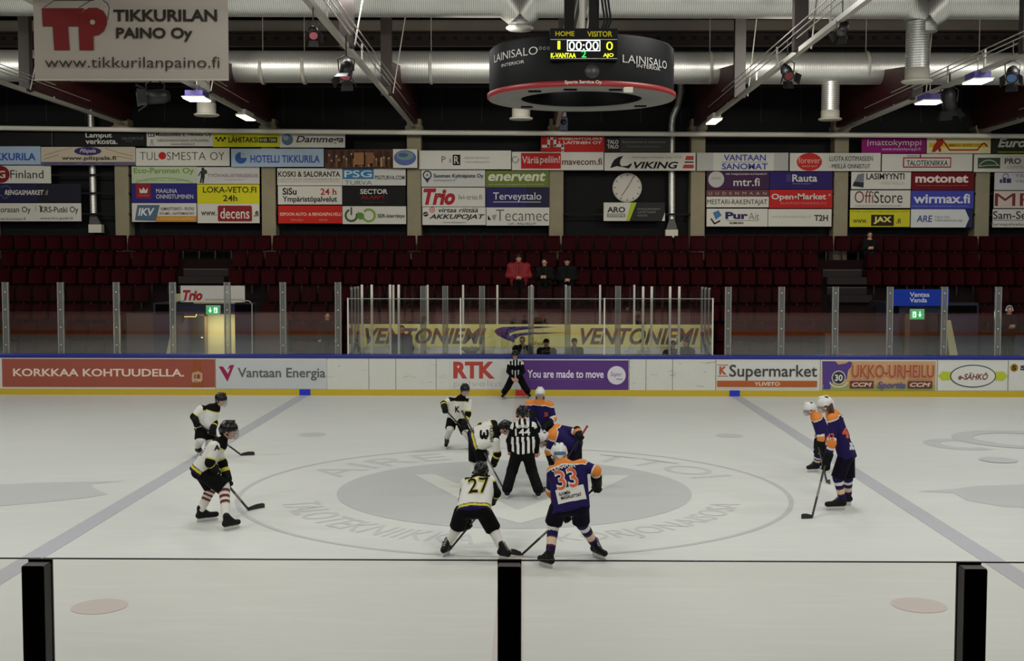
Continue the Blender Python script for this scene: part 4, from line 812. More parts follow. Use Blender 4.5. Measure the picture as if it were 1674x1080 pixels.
for nm, tx, ty, w_ in (('minute_hand', 1037, 286.5, 0.022), ('hour_hand', 1016, 320, 0.03)):
    t_ = at(tx, ty, 22.58); c0 = Vector((cc.x, 22.58, cc.z)); d = (t_ - c0).normalized(); b = MB(); b.obox(c0 - d * 0.06, t_, 0.01, w_ * 2, paint(BLK), up=Vector((0, 1, 0))); b.build(nm, r)

# ================================================================ ROOF: rail, trusses, ducts, lamps
b = MB()
rp = [(-60, 208), (0, 209), (300, 213), (600, 216), (1000, 218.5), (1300, 220), (1674, 222.5), (1760, 223)]
b.tube([at(x, y, 21.6) for x, y in rp], 0.085, mat('rail_pale', (222, 218, 206), 0.4, noise=0.05), 10)
o = b.build('advert_rail', origin=tuple(at(837, 217, 21.6))); tag(o, 'long pale pipe rail running above all the advertising boards', 'rail')
ORD = ['first', 'second', 'third', 'fourth', 'fifth', 'sixth', 'seventh', 'eighth']
TZ = {}
ENDPX = [None, (200, 202), (437, 204), (676, 207), (910, 209), (1141, 211), (1374, 213), (1605, 215)]
def truss(i):
    x = at(*ENDPX[i], 22).x; zb = at(*ENDPX[i], 22).z; TZ[i] = (x, zb)
    r = empty('roof_truss', (x, 22, zb)); tag(r, 'dark red roof truss ending above the ' + ORD[i - 1] + ' wall pillar from the left', 'roof truss', 'roof trusses over the rink')
    b = MB(); b.obox((x, 22.1, zb), (x, -4, zb), 0.12, 0.10, M_PIPE); b.build('bottom_rail', r)
    b = MB(); b.add([(x - .13, 22.6, zb + .12), (x + .13, 22.6, zb + .12), (x + .13, 14.3, zb + .12), (x - .13, 14.3, zb + .12), (x - .13, 22.6, zb + 1.9), (x + .13, 22.6, zb + 1.9), (x + .13, 14.3, zb + .95), (x - .13, 14.3, zb + .95)],
        [(3, 2, 1, 0), (4, 5, 6, 7), (0, 1, 5, 4), (1, 2, 6, 5), (2, 3, 7, 6), (3, 0, 4, 7)], M_MAROON); b.build('haunch', r)
    for y in (14.0, 6.6):
        b = MB(); b.box((x - .15, y - .12, zb - 0.02), (x + .15, y + .12, 12.4), M_STRUT); b.build('strut', r)
        b = MB(); b.tube([(x + .2, y - 0.2, zb), (x + .75, y + .6, 12.4)], 0.018, M_PIPE, 6); b.build('tie_rod', r)
    b = MB(); b.box((x - .16, -6, 12.2), (x + .16, 22.6, 12.58), M_MAROON); b.build('top_beam', r)
    for k in range(3):
        dx = (0.10, 0.17, 0.24)[k] * (1 if x < 0 else -1); dz = (0.24, 0.31, 0.38)[k]
        b = MB(); b.tube([(x + dx, 21.5 - 3 * k, zb + dz), (x + dx, -4, zb + dz)], 0.014, M_PIPE, 6); b.build('conduit', r)
    for y in (19, 16, 11.5, 9, 4, 2):
        b = MB(); b.box((x - .02 if x > 0 else x - .02, y - .02, zb + .04), (x + .02, y + .02, zb + .5), M_PIPE); b.build('conduit_bracket', r)
for i in range(1, 8): truss(i)

def duct_mat(name, rings, axis):
    """galvanised spiral duct: fine ribs across its length"""
    m = bpy.data.materials.new(name); m.use_nodes = True; nt = m.node_tree; p = nt.nodes['Principled BSDF']
    tc = nt.nodes.new('ShaderNodeTexCoord'); w = nt.nodes.new('ShaderNodeTexWave'); w.bands_direction = axis; w.inputs['Scale'].default_value = rings; w.inputs['Distortion'].default_value = 0.6
    nt.links.new(tc.outputs['Object'], w.inputs['Vector'])
    rp = nt.nodes.new('ShaderNodeValToRGB'); rp.color_ramp.elements[0].color = (0.55, 0.55, 0.52, 1); rp.color_ramp.elements[1].color = (0.86, 0.86, 0.82, 1)
    nt.links.new(w.outputs['Fac'], rp.inputs[0]); nt.links.new(rp.outputs[0], p.inputs['Base Color'])
    bp = nt.nodes.new('ShaderNodeBump'); bp.inputs['Strength'].default_value = 0.12; bp.inputs['Distance'].default_value = 0.02
    nt.links.new(w.outputs['Fac'], bp.inputs['Height']); nt.links.new(bp.outputs[0], p.inputs['Normal'])
    p.inputs['Metallic'].default_value = 0.75; p.inputs['Roughness'].default_value = 0.42
    MATS[name] = m; return m
M_DUCT = duct_mat('galvanised_duct', 6.0, 'X'); M_DUCTZ = duct_mat('galvanised_flex', 5.0, 'Z')
# lower duct
LD = at(600, 110, 17.0); rad = 25.5 / 1954.5 * 36.7
r = empty('air_duct', tuple(LD)); tag(r, 'long silver air duct running behind the scoreboard, the lower of the two', 'air duct')
b = MB(); b.tube([(-30, 17.0, LD.z + 0.12), (-10, 17.0, LD.z + 0.03), (30, 17.0, LD.z - 0.12)], rad, M_DUCT, 28); b.build('pipe', r)
for px in (75, 185, 302, 430, 498, 705, 1160, 1415, 1600):
    x = at(px, 110, 17).x; b = MB(); b.lathe((x, 17, LD.z - 0.02 + (0.1 if x < -8 else 0)), [(rad + .004, -.05), (rad + .018, -.03), (rad + .018, .03), (rad + .004, .05)], M_PIPE, 28, 'x'); b.build('collar', r)
    b = MB(); b.tube([(x, 17, LD.z + rad), (x, 17, 12.5)], 0.012, M_PIPE, 6); b.build('hanger', r)
# upper duct with two downward junctions
UZ = at(850, 0, 11.0).z; ur = 0.44
r = empty('air_duct', (0, 11, UZ)); tag(r, 'long silver air duct along the top edge with two V shaped branches', 'air duct')
J = [at(850, 0, 11).x, at(1514, 0, 11).x]
dz = lambda x: 0.004 * (x - 0) * -1.2
segs = [(-24, J[0] - 0.34), (J[0] + 0.34, J[1] - 0.42), (J[1] + 0.42, 26)]
for a, c in segs:
    b = MB(); b.tube([(a, 11, UZ + dz(a)), (c, 11, UZ + dz(c))], ur, M_DUCT, 28); b.build('pipe', r)
for j, (x, w_) in enumerate(zip(J, (0.34, 0.42))):
    z = UZ + dz(x)
    for s in (-1, 1):
        b = MB(); b.tube([(x + s * (w_ + 0.2), 11, z), (x + s * w_, 11, z - 0.02), (x + s * 0.04, 11, z - ur - 0.02)], [ur, ur * 0.97, 0.28], M_DUCT, 24); b.build('branch', r)
    b = MB(); b.lathe((x, 11, z - ur - 0.32), [(0.0, 0), (0.29, 0), (0.29, 0.36), (0.0, 0.36)], M_DUCTZ, 24); b.build('branch', r)
# round air outlets
M_OUT = mat('outlet_white', (206, 203, 188), 0.5, noise=0.05)
def outlet(px, ytop, ywhite, yflange, wpx, fpx, Y, label):
    A = at(px, ytop, Y); Wt = at(px, ywhite, Y); Fl = at(px, yflange, Y); s = 1954.5 / (Y + 19.7); rr = wpx / 2 / s; fr = fpx / 2 / s
    r = empty('air_outlet', (A.x, Y, Fl.z)); tag(r, label, 'air outlet', 'round air outlets under the ducts')
    b = MB(); b.lathe((A.x, Y, Wt.z), [(rr * 0.98, 0), (rr * 0.98, A.z - Wt.z)], M_DUCTZ, 24); b.build('sleeve', r)
    b = MB(); b.lathe((A.x, Y, Fl.z), [(rr * 1.02, 0), (rr * 1.02, Wt.z - Fl.z), (rr * 0.9, Wt.z - Fl.z)], M_OUT, 24); b.build('collar', r)
    b = MB(); b.lathe((A.x, Y, Fl.z), [(0, -.02), (fr * .9, -.03), (fr, 0.0), (fr * 0.95, .03), (rr, .05)], M_OUT, 28); b.build('flange', r)
outlet(337, 134, 169, 188, 30, 41, 17.0, 'white round air outlet with flange below the hanging white banner')
outlet(852, 134, 178, 194, 29, 39, 17.0, 'white round air outlet with flange below the left part of the scoreboard')
outlet(1358, 134, 181, 195, 29, 38, 17.0, 'silver sleeved round air outlet hanging right of the scoreboard, ending above the boards')
outlet(1501, 36, 112, 133, 38, 50, 11.0, 'large silver sleeved air outlet under the right V shaped branch')
outlet(850, 36, 42, 46, 26, 46, 11.0, 'short flanged air outlet under the V shaped branch beside the scoreboard')
# flexible ducts down the wall
def flex(pts, rpx, Y, boxr, label):
    s = 1954.5 / (Y + 19.7); P = [at(x, y, Y) for x, y in pts]
    r = empty('flexible_duct', tuple(P[-1])); tag(r, label, 'air duct')
    b = MB(); fine = []; n = 0
    for p, q in zip(P[:-1], P[1:]):
        k = max(2, int((q - p).length / 0.06)); fine += [p.lerp(q, t / k) for t in range(k)]
    fine.append(P[-1]); b.tube(fine, [rpx / s * (1.0 + 0.07 * (i % 2)) for i in range(len(fine))], M_DUCTZ, 14); b.build('hose', r)
    A = at(boxr[0], boxr[3], Y); B = at(boxr[2], boxr[1], Y)
    b = MB(); h = at(pts[-1][0], pts[-1][1], Y); c = (A.x + B.x) / 2
    b.add([(h.x - .09, Y - .09, h.z), (h.x + .09, Y - .09, h.z), (h.x + .09, Y + .09, h.z), (h.x - .09, Y + .09, h.z), (A.x + .02, Y - .16, B.z), (B.x - .02, Y - .16, B.z), (B.x - .02, Y + .1, B.z), (A.x + .02, Y + .1, B.z)], [(0, 1, 2, 3), (7, 6, 5, 4), (1, 0, 4, 5), (2, 1, 5, 6), (3, 2, 6, 7), (0, 3, 7, 4)], mat('hood_dark', (58, 58, 58), 0.5)); b.build('hood', r)
    b = MB(); b.box((A.x, Y - .18, A.z), (B.x, Y + .12, B.z), M_OUT, 0.01); b.build('grille_box', r)
    b = MB(); b.box((c - .03, Y + .1, A.z + .05), (c + .03, 22.75, A.z + .1), M_PIPE); b.build('bracket', r)
flex([(1113, 134), (1113, 150), (1108, 172), (1100, 190), (1098, 205), (1098, 358)], 5.2, 22.4, (1087, 375.5, 1107.5, 388.5), 'silver ribbed hose running down the black wall right of the clock')
flex([(148, 150), (149, 200), (151, 260), (153, 349)], 5.2, 22.4, (147.5, 367, 168.5, 380.5), 'silver ribbed hose running down the wall left of the first full pillar')
# lamps
def flood(px, py, Y, w, l, warm, label, tilt=0.0):
    c = at(px, py, Y); r = empty('flood_lamp', tuple(c)); tag(r, label, 'lamp', 'floodlights under the trusses')
    m = seg_mat('lamp_warm' if warm else 'lamp_white', (255, 226, 150) if warm else (255, 250, 246), 6.0)
    hm = M_WHITE if warm else mat('lamp_violet', (74, 64, 140), 0.5)
    b = MB(); b.box((c.x - w / 2, Y - l / 2, c.z + .02), (c.x + w / 2, Y + l / 2, c.z + .05), M_WHITE); b.box((c.x - w * .4, Y - l * .4, c.z + .05), (c.x + w * .4, Y + l * .4, c.z + .22), hm, 0.02); b.build('housing', r)
    b = MB(); b.box((c.x - w * .45, Y - l * .45, c.z - .01), (c.x + w * .45, Y + l * .45, c.z + .02), m); b.build('tube', r)
    b = MB(); b.tube([(c.x, Y, c.z + .22), (c.x, Y, c.z + .6)], 0.015, M_PIPE, 6); b.build('hanger', r)
    d = bpy.data.lights.new('lamp_light', 'AREA'); d.shape = 'RECTANGLE'; d.size = w * .8; d.size_y = l * .8; d.energy = 25; d.color = (1, .95, .8) if warm else (1, .98, .96)
    lo = bpy.data.objects.new('lamp_light', d); COL.objects.link(lo); lo.location = (0, 0, -.03); lo.parent = r
flood(402, 193, 18.6, 0.32, 1.5, True, 'warm strip floodlight glowing below the white banner, right of the second lamp')
flood(1167, 199, 18.4, 0.32, 1.5, True, 'warm strip floodlight glowing right of the scoreboard above the boards')
flood(322, 163, 12.9, 0.62, 0.8, False, 'square floodlight with violet housing just below the white banner')
flood(1598, 134, 9.4, 0.5, 0.8, False, 'brightest square floodlight with violet housing at the right, highest of the pair')
flood(1520, 168, 13.0, 0.62, 0.8, False, 'square floodlight with violet housing near the seventh pillar, lower of the pair')
M_SPOT_B = mat('spot_black', (26, 25, 26), 0.45, noise=0.1)
def spot(px, py, Y, s, aim, face, label):
    c = at(px, py, Y); r = empty('stage_spot', tuple(c)); tag(r, label, 'spotlight', 'stage spotlights on the trusses')
    a = Vector(aim).normalized(); R_ = a.to_track_quat('-Z', 'Y').to_matrix().to_4x4(); T = Matrix.Translation(c) @ R_
    def put(mb, nm):
        mb.v = [tuple(T @ Vector(v)) for v in mb.v]; mb.build(nm, r)
    b = MB(); b.lathe((0, 0, -.2 * s), [(0.0, .5 * s), (.10 * s, .48 * s), (.15 * s, .36 * s), (.15 * s, .02 * s), (.12 * s, .02 * s), (.12 * s, .1 * s), (0, .1 * s)], M_SPOT_B, 20); put(b, 'housing')
    b = MB(); b.disc((0, 0, -.2 * s + .03 * s), .125 * s, face, 20, Vector((1, 0, 0)), Vector((0, -1, 0))); put(b, 'lens')
    for q in range(4):
        t = q * math.pi / 2; ux, uy = math.cos(t), math.sin(t); b = MB()
        w_ = Vector((-uy, ux, 0)) * .13 * s; p0 = Vector((ux * .15 * s, uy * .15 * s, -.18 * s)); p1 = Vector((ux * .26 * s, uy * .26 * s, -.36 * s))
        n_ = Vector((ux, uy, .5)).normalized() * .006
        b.add([p0 - w_, p0 + w_, p1 + w_ * 1.15, p1 - w_ * 1.15, p0 - w_ + n_, p0 + w_ + n_, p1 + w_ * 1.15 + n_, p1 - w_ * 1.15 + n_], [(3, 2, 1, 0), (4, 5, 6, 7), (0, 1, 5, 4), (1, 2, 6, 5), (2, 3, 7, 6), (3, 0, 4, 7)], M_SPOT_B); put(b, 'barn_door')
    b = MB(); b.tube([c + Vector((-.17 * s, 0, 0)), c + Vector((-.19 * s, 0, .25 * s)), c + Vector((0, 0, .36 * s)), c + Vector((.19 * s, 0, .25 * s)), c + Vector((.17 * s, 0, 0))], .014 * s, M_SPOT_B, 8); b.tube([c + Vector((0, 0, .36 * s)), c + Vector((0, 0, .75))], .02 * s, M_SPOT_B, 8); b.build('yoke', r)
pk = mat('lens_pink', (196, 96, 112), 0.3); bl = mat('lens_blue', (72, 110, 160), 0.3); dk = mat('lens_dark', (70, 66, 66), 0.25); rd = mat('lens_red', (130, 44, 50), 0.3); sv = mat('lens_silver', (190, 188, 180), 0.3, metal=.4)
spot(512, 54, 2.3, 0.62, (.25, -1, -.75), pk, 'black spotlight with a pink front, upper one on the left truss')
spot(566, 116, 5.6, .92, (-.1, -.55, -1), pk, 'black spotlight with a pink edge, lower one on the left truss before the duct')
spot(1377, 48, 3.3, 0.62, (-.6, -.6, -1), dk, 'black spotlight high on the slanted truss right of the scoreboard')
spot(1287, 119, 8.0, .85, (.1, -.75, -.6), rd, 'black spotlight with a reddish front, lower on the truss right of the scoreboard')
spot(1655, 122, 7.4, .9, (-.4, -.8, -.7), bl, 'spotlight with a blue front at the right edge')
spot(1552, 166, 11.7, 1.2, (.2, .2, -1), dk, 'black spotlight beside the lower violet floodlight at the right')
spot(254, 158, 9.5, 1.2, (-1, -.35, -.1), sv, 'silver mouthed projector lying sideways below the white banner')
c = at(921, 200, 21.4); r = empty('rail_camera', tuple(c)); tag(r, 'blue grey camera box standing on the pale rail below the scoreboard', 'camera')
b = MB(); b.box((c.x - .15, 21.3, c.z - .28), (c.x + .15, 21.5, c.z + .18), mat('camera_blue', (70, 76, 104), 0.5), 0.03); b.build('case', r)
b = MB(); b.box((c.x - .18, 21.3, c.z + .18), (c.x + .1, 21.45, c.z + .34), M_PIPE, 0.02); b.build('hood', r)
b = MB(); b.lathe((c.x, 21.26, c.z), [(0, 0), (.08, 0), (.1, .05), (.1, .1)], M_SPOT_B, 16, 'y'); b.build('lens', r)

# ================================================================ SCOREBOARD
SX, SY = at(950, 160, 0.0).x, 0.0
RO, RI = 1.52, 0.98
zb_, zt_ = at(950, 139, -RO).z, at(950, 52, -RO).z
sb = empty('scoreboard', (SX, SY, zb_)); tag(sb, 'big black round scoreboard cube hanging over centre ice', 'scoreboard')
M_SBB = mat('scoreboard_black', (13, 13, 14), 0.6, spec=0.15, noise=0.08, nscale=2); M_SBR = mat('scoreboard_red', (140, 26, 26), 0.45, noise=0.05); M_SBG = mat('scoreboard_grey', (116, 114, 108), 0.6, noise=0.15, nscale=4)
b = MB(); b.lathe((SX, SY, zb_), [(RO * .985, .06), (RO * .985, zt_ - zb_ - .05), (RO * .95, zt_ - zb_)], M_SBB, 64)
b.lathe((SX, SY, zb_), [(RI, 0), (RI, zt_ - zb_), (RO * .95, zt_ - zb_)], M_SBB, 64)
def cyl_text(mb, text, x0, y0, x1, y1, m, bold=0.0, shear=0.0, R_=RO * .985 + .006):
    v, f, a_ = glyphs(text, bold, shear)
    def ang(px):                      # angle on the drum seen at that pixel column
        d = ray(px, (y0 + y1) / 2); A = d.x ** 2 + d.y ** 2; B = 2 * (d.x * (CP.x - SX) + d.y * (CP.y - SY)); C = (CP.x - SX) ** 2 + (CP.y - SY) ** 2 - R_ ** 2
        t = (-B - math.sqrt(max(0, B * B - 4 * A * C))) / (2 * A); p = CP + d * t; return math.atan2(p.y - SY, p.x - SX), t
    (a0, t0), (a1, t1) = ang(x0), ang(x1)
    d0 = ray(x0, y1); zlo = CP.z + d0.z * t0; d1 = ray(x0, y0); zhi = CP.z + d1.z * t0
    vs = []
    for p in v:
        a = a0 + (a1 - a0) * p[0]; vs.append((SX + R_ * math.cos(a), SY + R_ * math.sin(a), zlo + (zhi - zlo) * p[1]))
    mb.add(vs, f, m)
SBW = paint((206, 204, 198))
cyl_text(b, 'LAINISALO', 808, 90, 879, 102.5, SBW, -0.004); cyl_text(b, 'INTERIOR', 820, 105, 857, 110, SBW, 0.0)
cyl_text(b, 'LAINISALO', 1018, 89, 1090, 102, SBW, -0.004); cyl_text(b, 'INTERIOR', 1041, 104.5, 1079, 110, SBW, 0.0)
for k in range(3): cyl_text(b, 'o', 881 + k * 6.5, 76, 886 + k * 6.5, 82, paint((120, 120, 118)), 0.02)
b.build('drum', sb)
b = MB(); b.lathe((SX, SY, zb_), [(RO, -.015), (RO * 1.008, 0), (RO * 1.008, .06), (RO * .985, .075)], M_SBR, 64)
cyl_text(b, 'Sports Service Oy', 923, 131.5, 984, 138.5, SBW, 0.03, 0, RO * 1.008 + .008); b.build('red_band', sb)
b = MB(); b.lathe((SX, SY, zb_), [(RI, .01), (RI + .02, -.02), (RO * .99, -.02), (RO, 0.0)], M_SBG, 64)
for ang_, rr in ((-1.75, 1.25), (-1.2, 1.3), (-2.2, 1.3), (.6, 1.25), (2.4, 1.2)):
    cx_, cy_ = SX + rr * math.cos(ang_), SY + rr * math.sin(ang_); b.box((cx_ - .1, cy_ - .05, zb_ - .04), (cx_ + .1, cy_ + .05, zb_ - .018), M_SBB)
b.build('bottom_ring', sb)
YL = SY - RO - 0.03
def panel_pt(x, y, k): p = at(x, y, YL - .004 * k); return p
b = MB(); A = at(899, 99, YL); B = at(1010, 46, YL); b.box((A.x, YL, A.z), (B.x, YL + .35, B.z), M_SBB, 0.01)
for y in (65, 96): b.add([panel_pt(900, y, 1), panel_pt(1009, y, 1), panel_pt(1009, y - .9, 1), panel_pt(900, y - .9, 1)], [(0, 1, 2, 3)], SBW)
disp = b.build('display_panel', sb)
LY = seg_mat('led_yellow', (226, 236, 20), 1.2); LG = seg_mat('led_green', (30, 200, 80), 1.0); LW = seg_mat('led_white', (240, 248, 244), 1.3); LT = paint((190, 180, 30))
def led(text, x0, y0, x1, y1, m, bold, nm, frame=False):
    b = MB(); v, f, a_ = glyphs(text, bold, 0.0); A = at(x0, y1, YL - .008); B = at(x1, y0, YL - .008)
    b.add([(A.x + (B.x - A.x) * p[0], YL - .008, A.z + (B.z - A.z) * p[1]) for p in v], f, m)
    if frame:
        for q in ((927, 66, 928.2, 83), (980, 66, 981.2, 83), (927, 65.6, 981, 66.8), (927, 82.2, 981, 83.4)):
            b.add([panel_pt(q[0], q[3], 1), panel_pt(q[2], q[3], 1), panel_pt(q[2], q[1], 1), panel_pt(q[0], q[1], 1)], [(0, 1, 2, 3)], LW)
    b.build(nm, disp)
led('HOME', 908, 51, 939, 59, LT, 0.02, 'painted_word'); led('VISITOR', 960, 51, 1001, 60, LT, 0.02, 'painted_word')
led('1', 911.5, 67, 916, 80.5, LY, 0.0, 'lit_digits'); led('0', 991, 68, 1002, 82, LY, 0.0, 'lit_digits'); led('00:00', 930, 67.5, 978.5, 82, LW, 0.0, 'lit_clock', True)
led('K-VANTAA', 900.5, 86.5, 941.5, 94.5, LY, 0.02, 'lit_name'); led('AJO', 986, 87, 1003, 94.5, LY, 0.02, 'lit_name'); led('2', 950.5, 82.5, 958.5, 94, LG, 0.015, 'lit_period')
b = MB(); c = at(968, 116, YL + .02); b.lathe((c.x, YL + .02, c.z), [(0, 0), (.1, 0), (.12, .03), (.12, .06)], mat('horn_grey', (48, 48, 48), .4), 20, 'y'); b.build('horn', sb)
b = MB(); c = at(1027, 139, -RO * .9); b.box((c.x - .07, c.y - .03, zb_ - .09), (c.x + .07, c.y + .03, zb_ - .01), M_OUT); b.build('sensor_box', sb)
for dx, m in ((-.2, M_SBB), (.2, M_SBB)):
    b = MB(); b.obox((SX + dx, 0, zt_), (SX + dx, 0, 12.2), .16, .16, m, up=Vector((0, 1, 0))); b.build('hanger', sb)
b = MB(); b.tube([(SX + .0, -.2, zt_), (SX + .0, -.2, 12)], .05, M_PIPE, 10); b.build('hanger', sb)
b = MB(); b.box((SX - .45, -.45, zt_ - .05), (SX + .45, .45, zt_ + .12), M_SBB); b.build('crown', sb)
for k in range(3):
    b = MB(); b.tube([(SX + .25 + .04 * k, -.3, zt_ + .1), (SX + .36 + .05 * k, -.3, zt_ + .4), (SX + .3 + .05 * k, -.3, zt_ + .8), (SX + .2, -.2, zt_ + 1.6)], .018, M_SBB, 6); b.build('cable', sb)

# ================================================================ HANGING BANNER
YBN = 2.0
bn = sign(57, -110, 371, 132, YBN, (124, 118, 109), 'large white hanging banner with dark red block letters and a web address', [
    ('l', [(74, 12), (91, 0), (152, 0)], 1.0, BLK), ('l', [(131, 12), (152, -1), (168, -2), (177, 5), (180, 12), (177, 32)], 1.0, BLK), ('l', [(91, 0), (155, 0)], 1.0, BLK),
    ('p', [(71, 13), (140, 13), (132, 28), (129, 43), (113, 43), (115, 82), (90, 82), (88, 43), (72, 43)], (84, 16, 16)),
    ('p', [(131, 82), (130, 40), (133, 26), (140, 16), (148, 12.5), (160, 12.5), (170, 17), (176, 27), (176, 40), (171, 51), (163, 57), (154, 58.5), (154, 82)], (84, 16, 16)), ('e', 153, 36, 4.2, 4.2, (124, 118, 109)),
    ('t', 'TIKKURILAN', 187, 15.5, 354, 35, (28, 23, 20), 0.03), ('t', 'PAINO Oy', 191, 45, 314, 68, (28, 23, 20), 0.03), ('t', 'www.tikkurilanpaino.fi', 75, 93, 357, 116.5, (34, 30, 27), -0.003),
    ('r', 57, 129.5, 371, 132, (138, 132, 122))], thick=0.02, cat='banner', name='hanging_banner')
for s in (75, 353):
    x = at(s, 0, YBN).x; b = MB(); b.tube([(x, YBN + .01, at(s, -110, YBN).z), (x, YBN + .01, 12.6)], 0.012, M_PIPE, 6); b.build('hanging_cord', bn)

# ================================================================ PEOPLE: smooth bodies grown round a posed skeleton
def _cap(P, a, b, ra, rb):
    a = np.array(a, float); b = np.array(b, float); d = b - a; L = max(1e-9, d @ d)
    t = np.clip(((P - a) @ d) / L, 0, 1)
    return np.linalg.norm(P - a - t[:, None] * d, axis=1) - (ra + (rb - ra) * t), t
def _ell(P, c, M, r):
    q = ((P - np.array(c)) @ np.array(M)) / np.array(r)
    n = np.linalg.norm(q, axis=1); return (n - 1) * min(r), np.zeros(len(P))
class Blob:
    """smooth union of round cones 'c' and ellipsoids 'e'; each with a tag"""
    def __init__(s): s.p = []
    def cap(s, a, b, ra, rb=None, tag='x', clip=None): s.p.append(('c', tuple(a), tuple(b), ra, ra if rb is None else rb, tag, clip)); return s
    def ell(s, c, M, r, tag='x', clip=None): s.p.append(('e', tuple(c), M, r, None, tag, clip)); return s
    def ev(s, P, k, need=False):
        d = None; best = np.full(len(P), 1e9); idx = np.zeros(len(P), int); tt = np.zeros(len(P))
        for i, (ty, a, b, ra, rb, tg, clip) in enumerate(s.p):
            di, t = _cap(P, a, b, ra, rb) if ty == 'c' else _ell(P, a, b, ra)
            if clip is not None: di = np.maximum(di, (P - np.array(clip[0])) @ np.array(clip[1]))
            if need:
                m = di < best; best[m] = di[m]; idx[m] = i; tt[m] = t[m]
            if d is None: d = di
            else:
                h = np.clip(0.5 + 0.5 * (d - di) / k, 0, 1); d = d * (1 - h) + di * h - k * h * (1 - h)
        return (d, idx, tt) if need else d
    def bounds(s):
        lo = np.full(3, 1e9); hi = -lo
        for ty, a, b, ra, rb, tg, clip in s.p:
            if ty == 'c':
                r = max(ra, rb); q = np.array([a, b]); lo = np.minimum(lo, q.min(0) - r); hi = np.maximum(hi, q.max(0) + r)
            else:
                r = max(ra); lo = np.minimum(lo, np.array(a) - r); hi = np.maximum(hi, np.array(a) + r)
        return lo, hi
    def mesh(s, h, k=0.03):
        lo, hi = s.bounds(); lo = lo - 2.5 * h; n = np.ceil((hi + 2.5 * h - lo) / h).astype(int) + 1
        ax = [lo[i] + h * np.arange(n[i]) for i in range(3)]
        G = np.stack(np.meshgrid(*ax, indexing='ij'), -1).reshape(-1, 3)
        D = s.ev(G, k).reshape(n)
        sg = D < 0
        c = n - 1; acc = np.zeros((c[0], c[1], c[2], 3)); cnt = np.zeros(tuple(c))
        off = [(i, j, l) for i in (0, 1) for j in (0, 1) for l in (0, 1)]
        sl = lambda o: tuple(slice(o[q], o[q] + c[q]) for q in range(3))
        for o in off:
            for q in range(3):
                if o[q]: continue
                o2 = list(o); o2[q] = 1; A = D[sl(o)]; B = D[sl(o2)]; m = (A < 0) != (B < 0)
                t = np.where(m, A / np.where(m, A - B, 1), 0)
                for w in range(3): acc[..., w] += np.where(m, o[w] + (t if w == q else 0), 0)
                cnt += m
        act = cnt > 0; vid = -np.ones(tuple(c), int); vid[act] = np.arange(act.sum())
        ii = np.argwhere(act); V = lo + h * (ii + acc[act] / cnt[act][:, None])
        F = []
        for q in range(3):
            u, w = (q + 1) % 3, (q + 2) % 3
            A = [slice(None)] * 3; B = [slice(None)] * 3; A[q] = slice(0, n[q] - 1); B[q] = slice(1, n[q])
            sa = sg[tuple(A)]; ch = sa != sg[tuple(B)]
            E = np.argwhere(ch); E = E[(E[:, u] > 0) & (E[:, w] > 0) & (E[:, u] < c[u]) & (E[:, w] < c[w])]
            fl = sa[tuple(E.T)]
            def g(du, dw):
                X = E.copy(); X[:, u] -= du; X[:, w] -= dw; return vid[tuple(X.T)]
            Q = np.stack([g(1, 1), g(0, 1), g(0, 0), g(1, 0)], 1)
            Q[~fl] = Q[~fl][:, ::-1]
            F.append(Q)
        F = np.concatenate(F)
        # one relaxation step towards the true surface
        e = 0.25 * h; d0 = s.ev(V, k); gr = np.stack([s.ev(V + np.eye(3)[q] * e, k) - d0 for q in range(3)], 1) / e
        V = V - np.clip(d0, -h, h)[:, None] * gr / np.maximum(1e-6, (gr ** 2).sum(1))[:, None]
        return V, F
def V3(p): return np.array(p, float)
def unit(v): v = np.array(v, float); return v / max(1e-9, np.linalg.norm(v))
def blob_obj(name, blob, h, k, mats, colour=None, parent=None, extra=None):
    """mesh object from a blob; colour(C, tags, t) -> material index per face centre"""
    V, F = blob.mesh(h, k)
    me = bpy.data.meshes.new(name); me.from_pydata(V.tolist(), [], F.tolist())
    for m in mats: me.materials.append(m)
    if colour is not None:
        C = V[F].mean(1); d, idx, t = blob.ev(C, k, True); tags = np.array([p[5] for p in blob.p])[idx]
        me.polygons.foreach_set('material_index', np.asarray(colour(C, tags, t), int))
    me.polygons.foreach_set('use_smooth', [True] * len(F)); me.update()
    if extra:      # lettering laid on the surface: list of (verts, faces, material)
        bm = bmesh.new(); bm.from_mesh(me)
        for vs, fs, mm in extra:
            mi = list(me.materials).index(mm) if mm in list(me.materials) else (me.materials.append(mm) or len(me.materials) - 1)
            bv = [bm.verts.new(v) for v in vs]
            for f in fs:
                try: q = bm.faces.new([bv[i] for i in f]); q.material_index = mi
                except ValueError: pass
        bm.to_mesh(me); bm.free()
    o = bpy.data.objects.new(name, me); COL.objects.link(o)
    if parent is not None:
        o.parent = parent; me.transform(world_of(parent).inverted())
    return o
def dense(v, f, w, hgt, L=.03):
    """lettering with its long faces split, so that it can follow a curved surface"""
    bm = bmesh.new(); bv = [bm.verts.new((p[0] * w, p[1] * hgt, 0)) for p in v]
    for q in f:
        try: bm.faces.new([bv[i] for i in q])
        except ValueError: pass
    for _ in range(5):
        e = [x for x in bm.edges if x.calc_length() > L]
        if not e: break
        bmesh.ops.subdivide_edges(bm, edges=e, cuts=1); bmesh.ops.triangulate(bm, faces=[x for x in bm.faces if len(x.verts) > 3])
    bm.verts.index_update(); V = np.array([(x.co.x / w, x.co.y / hgt) for x in bm.verts]); F = [[x.index for x in q.verts] for q in bm.faces]; bm.free()
    return V, F, 1.0
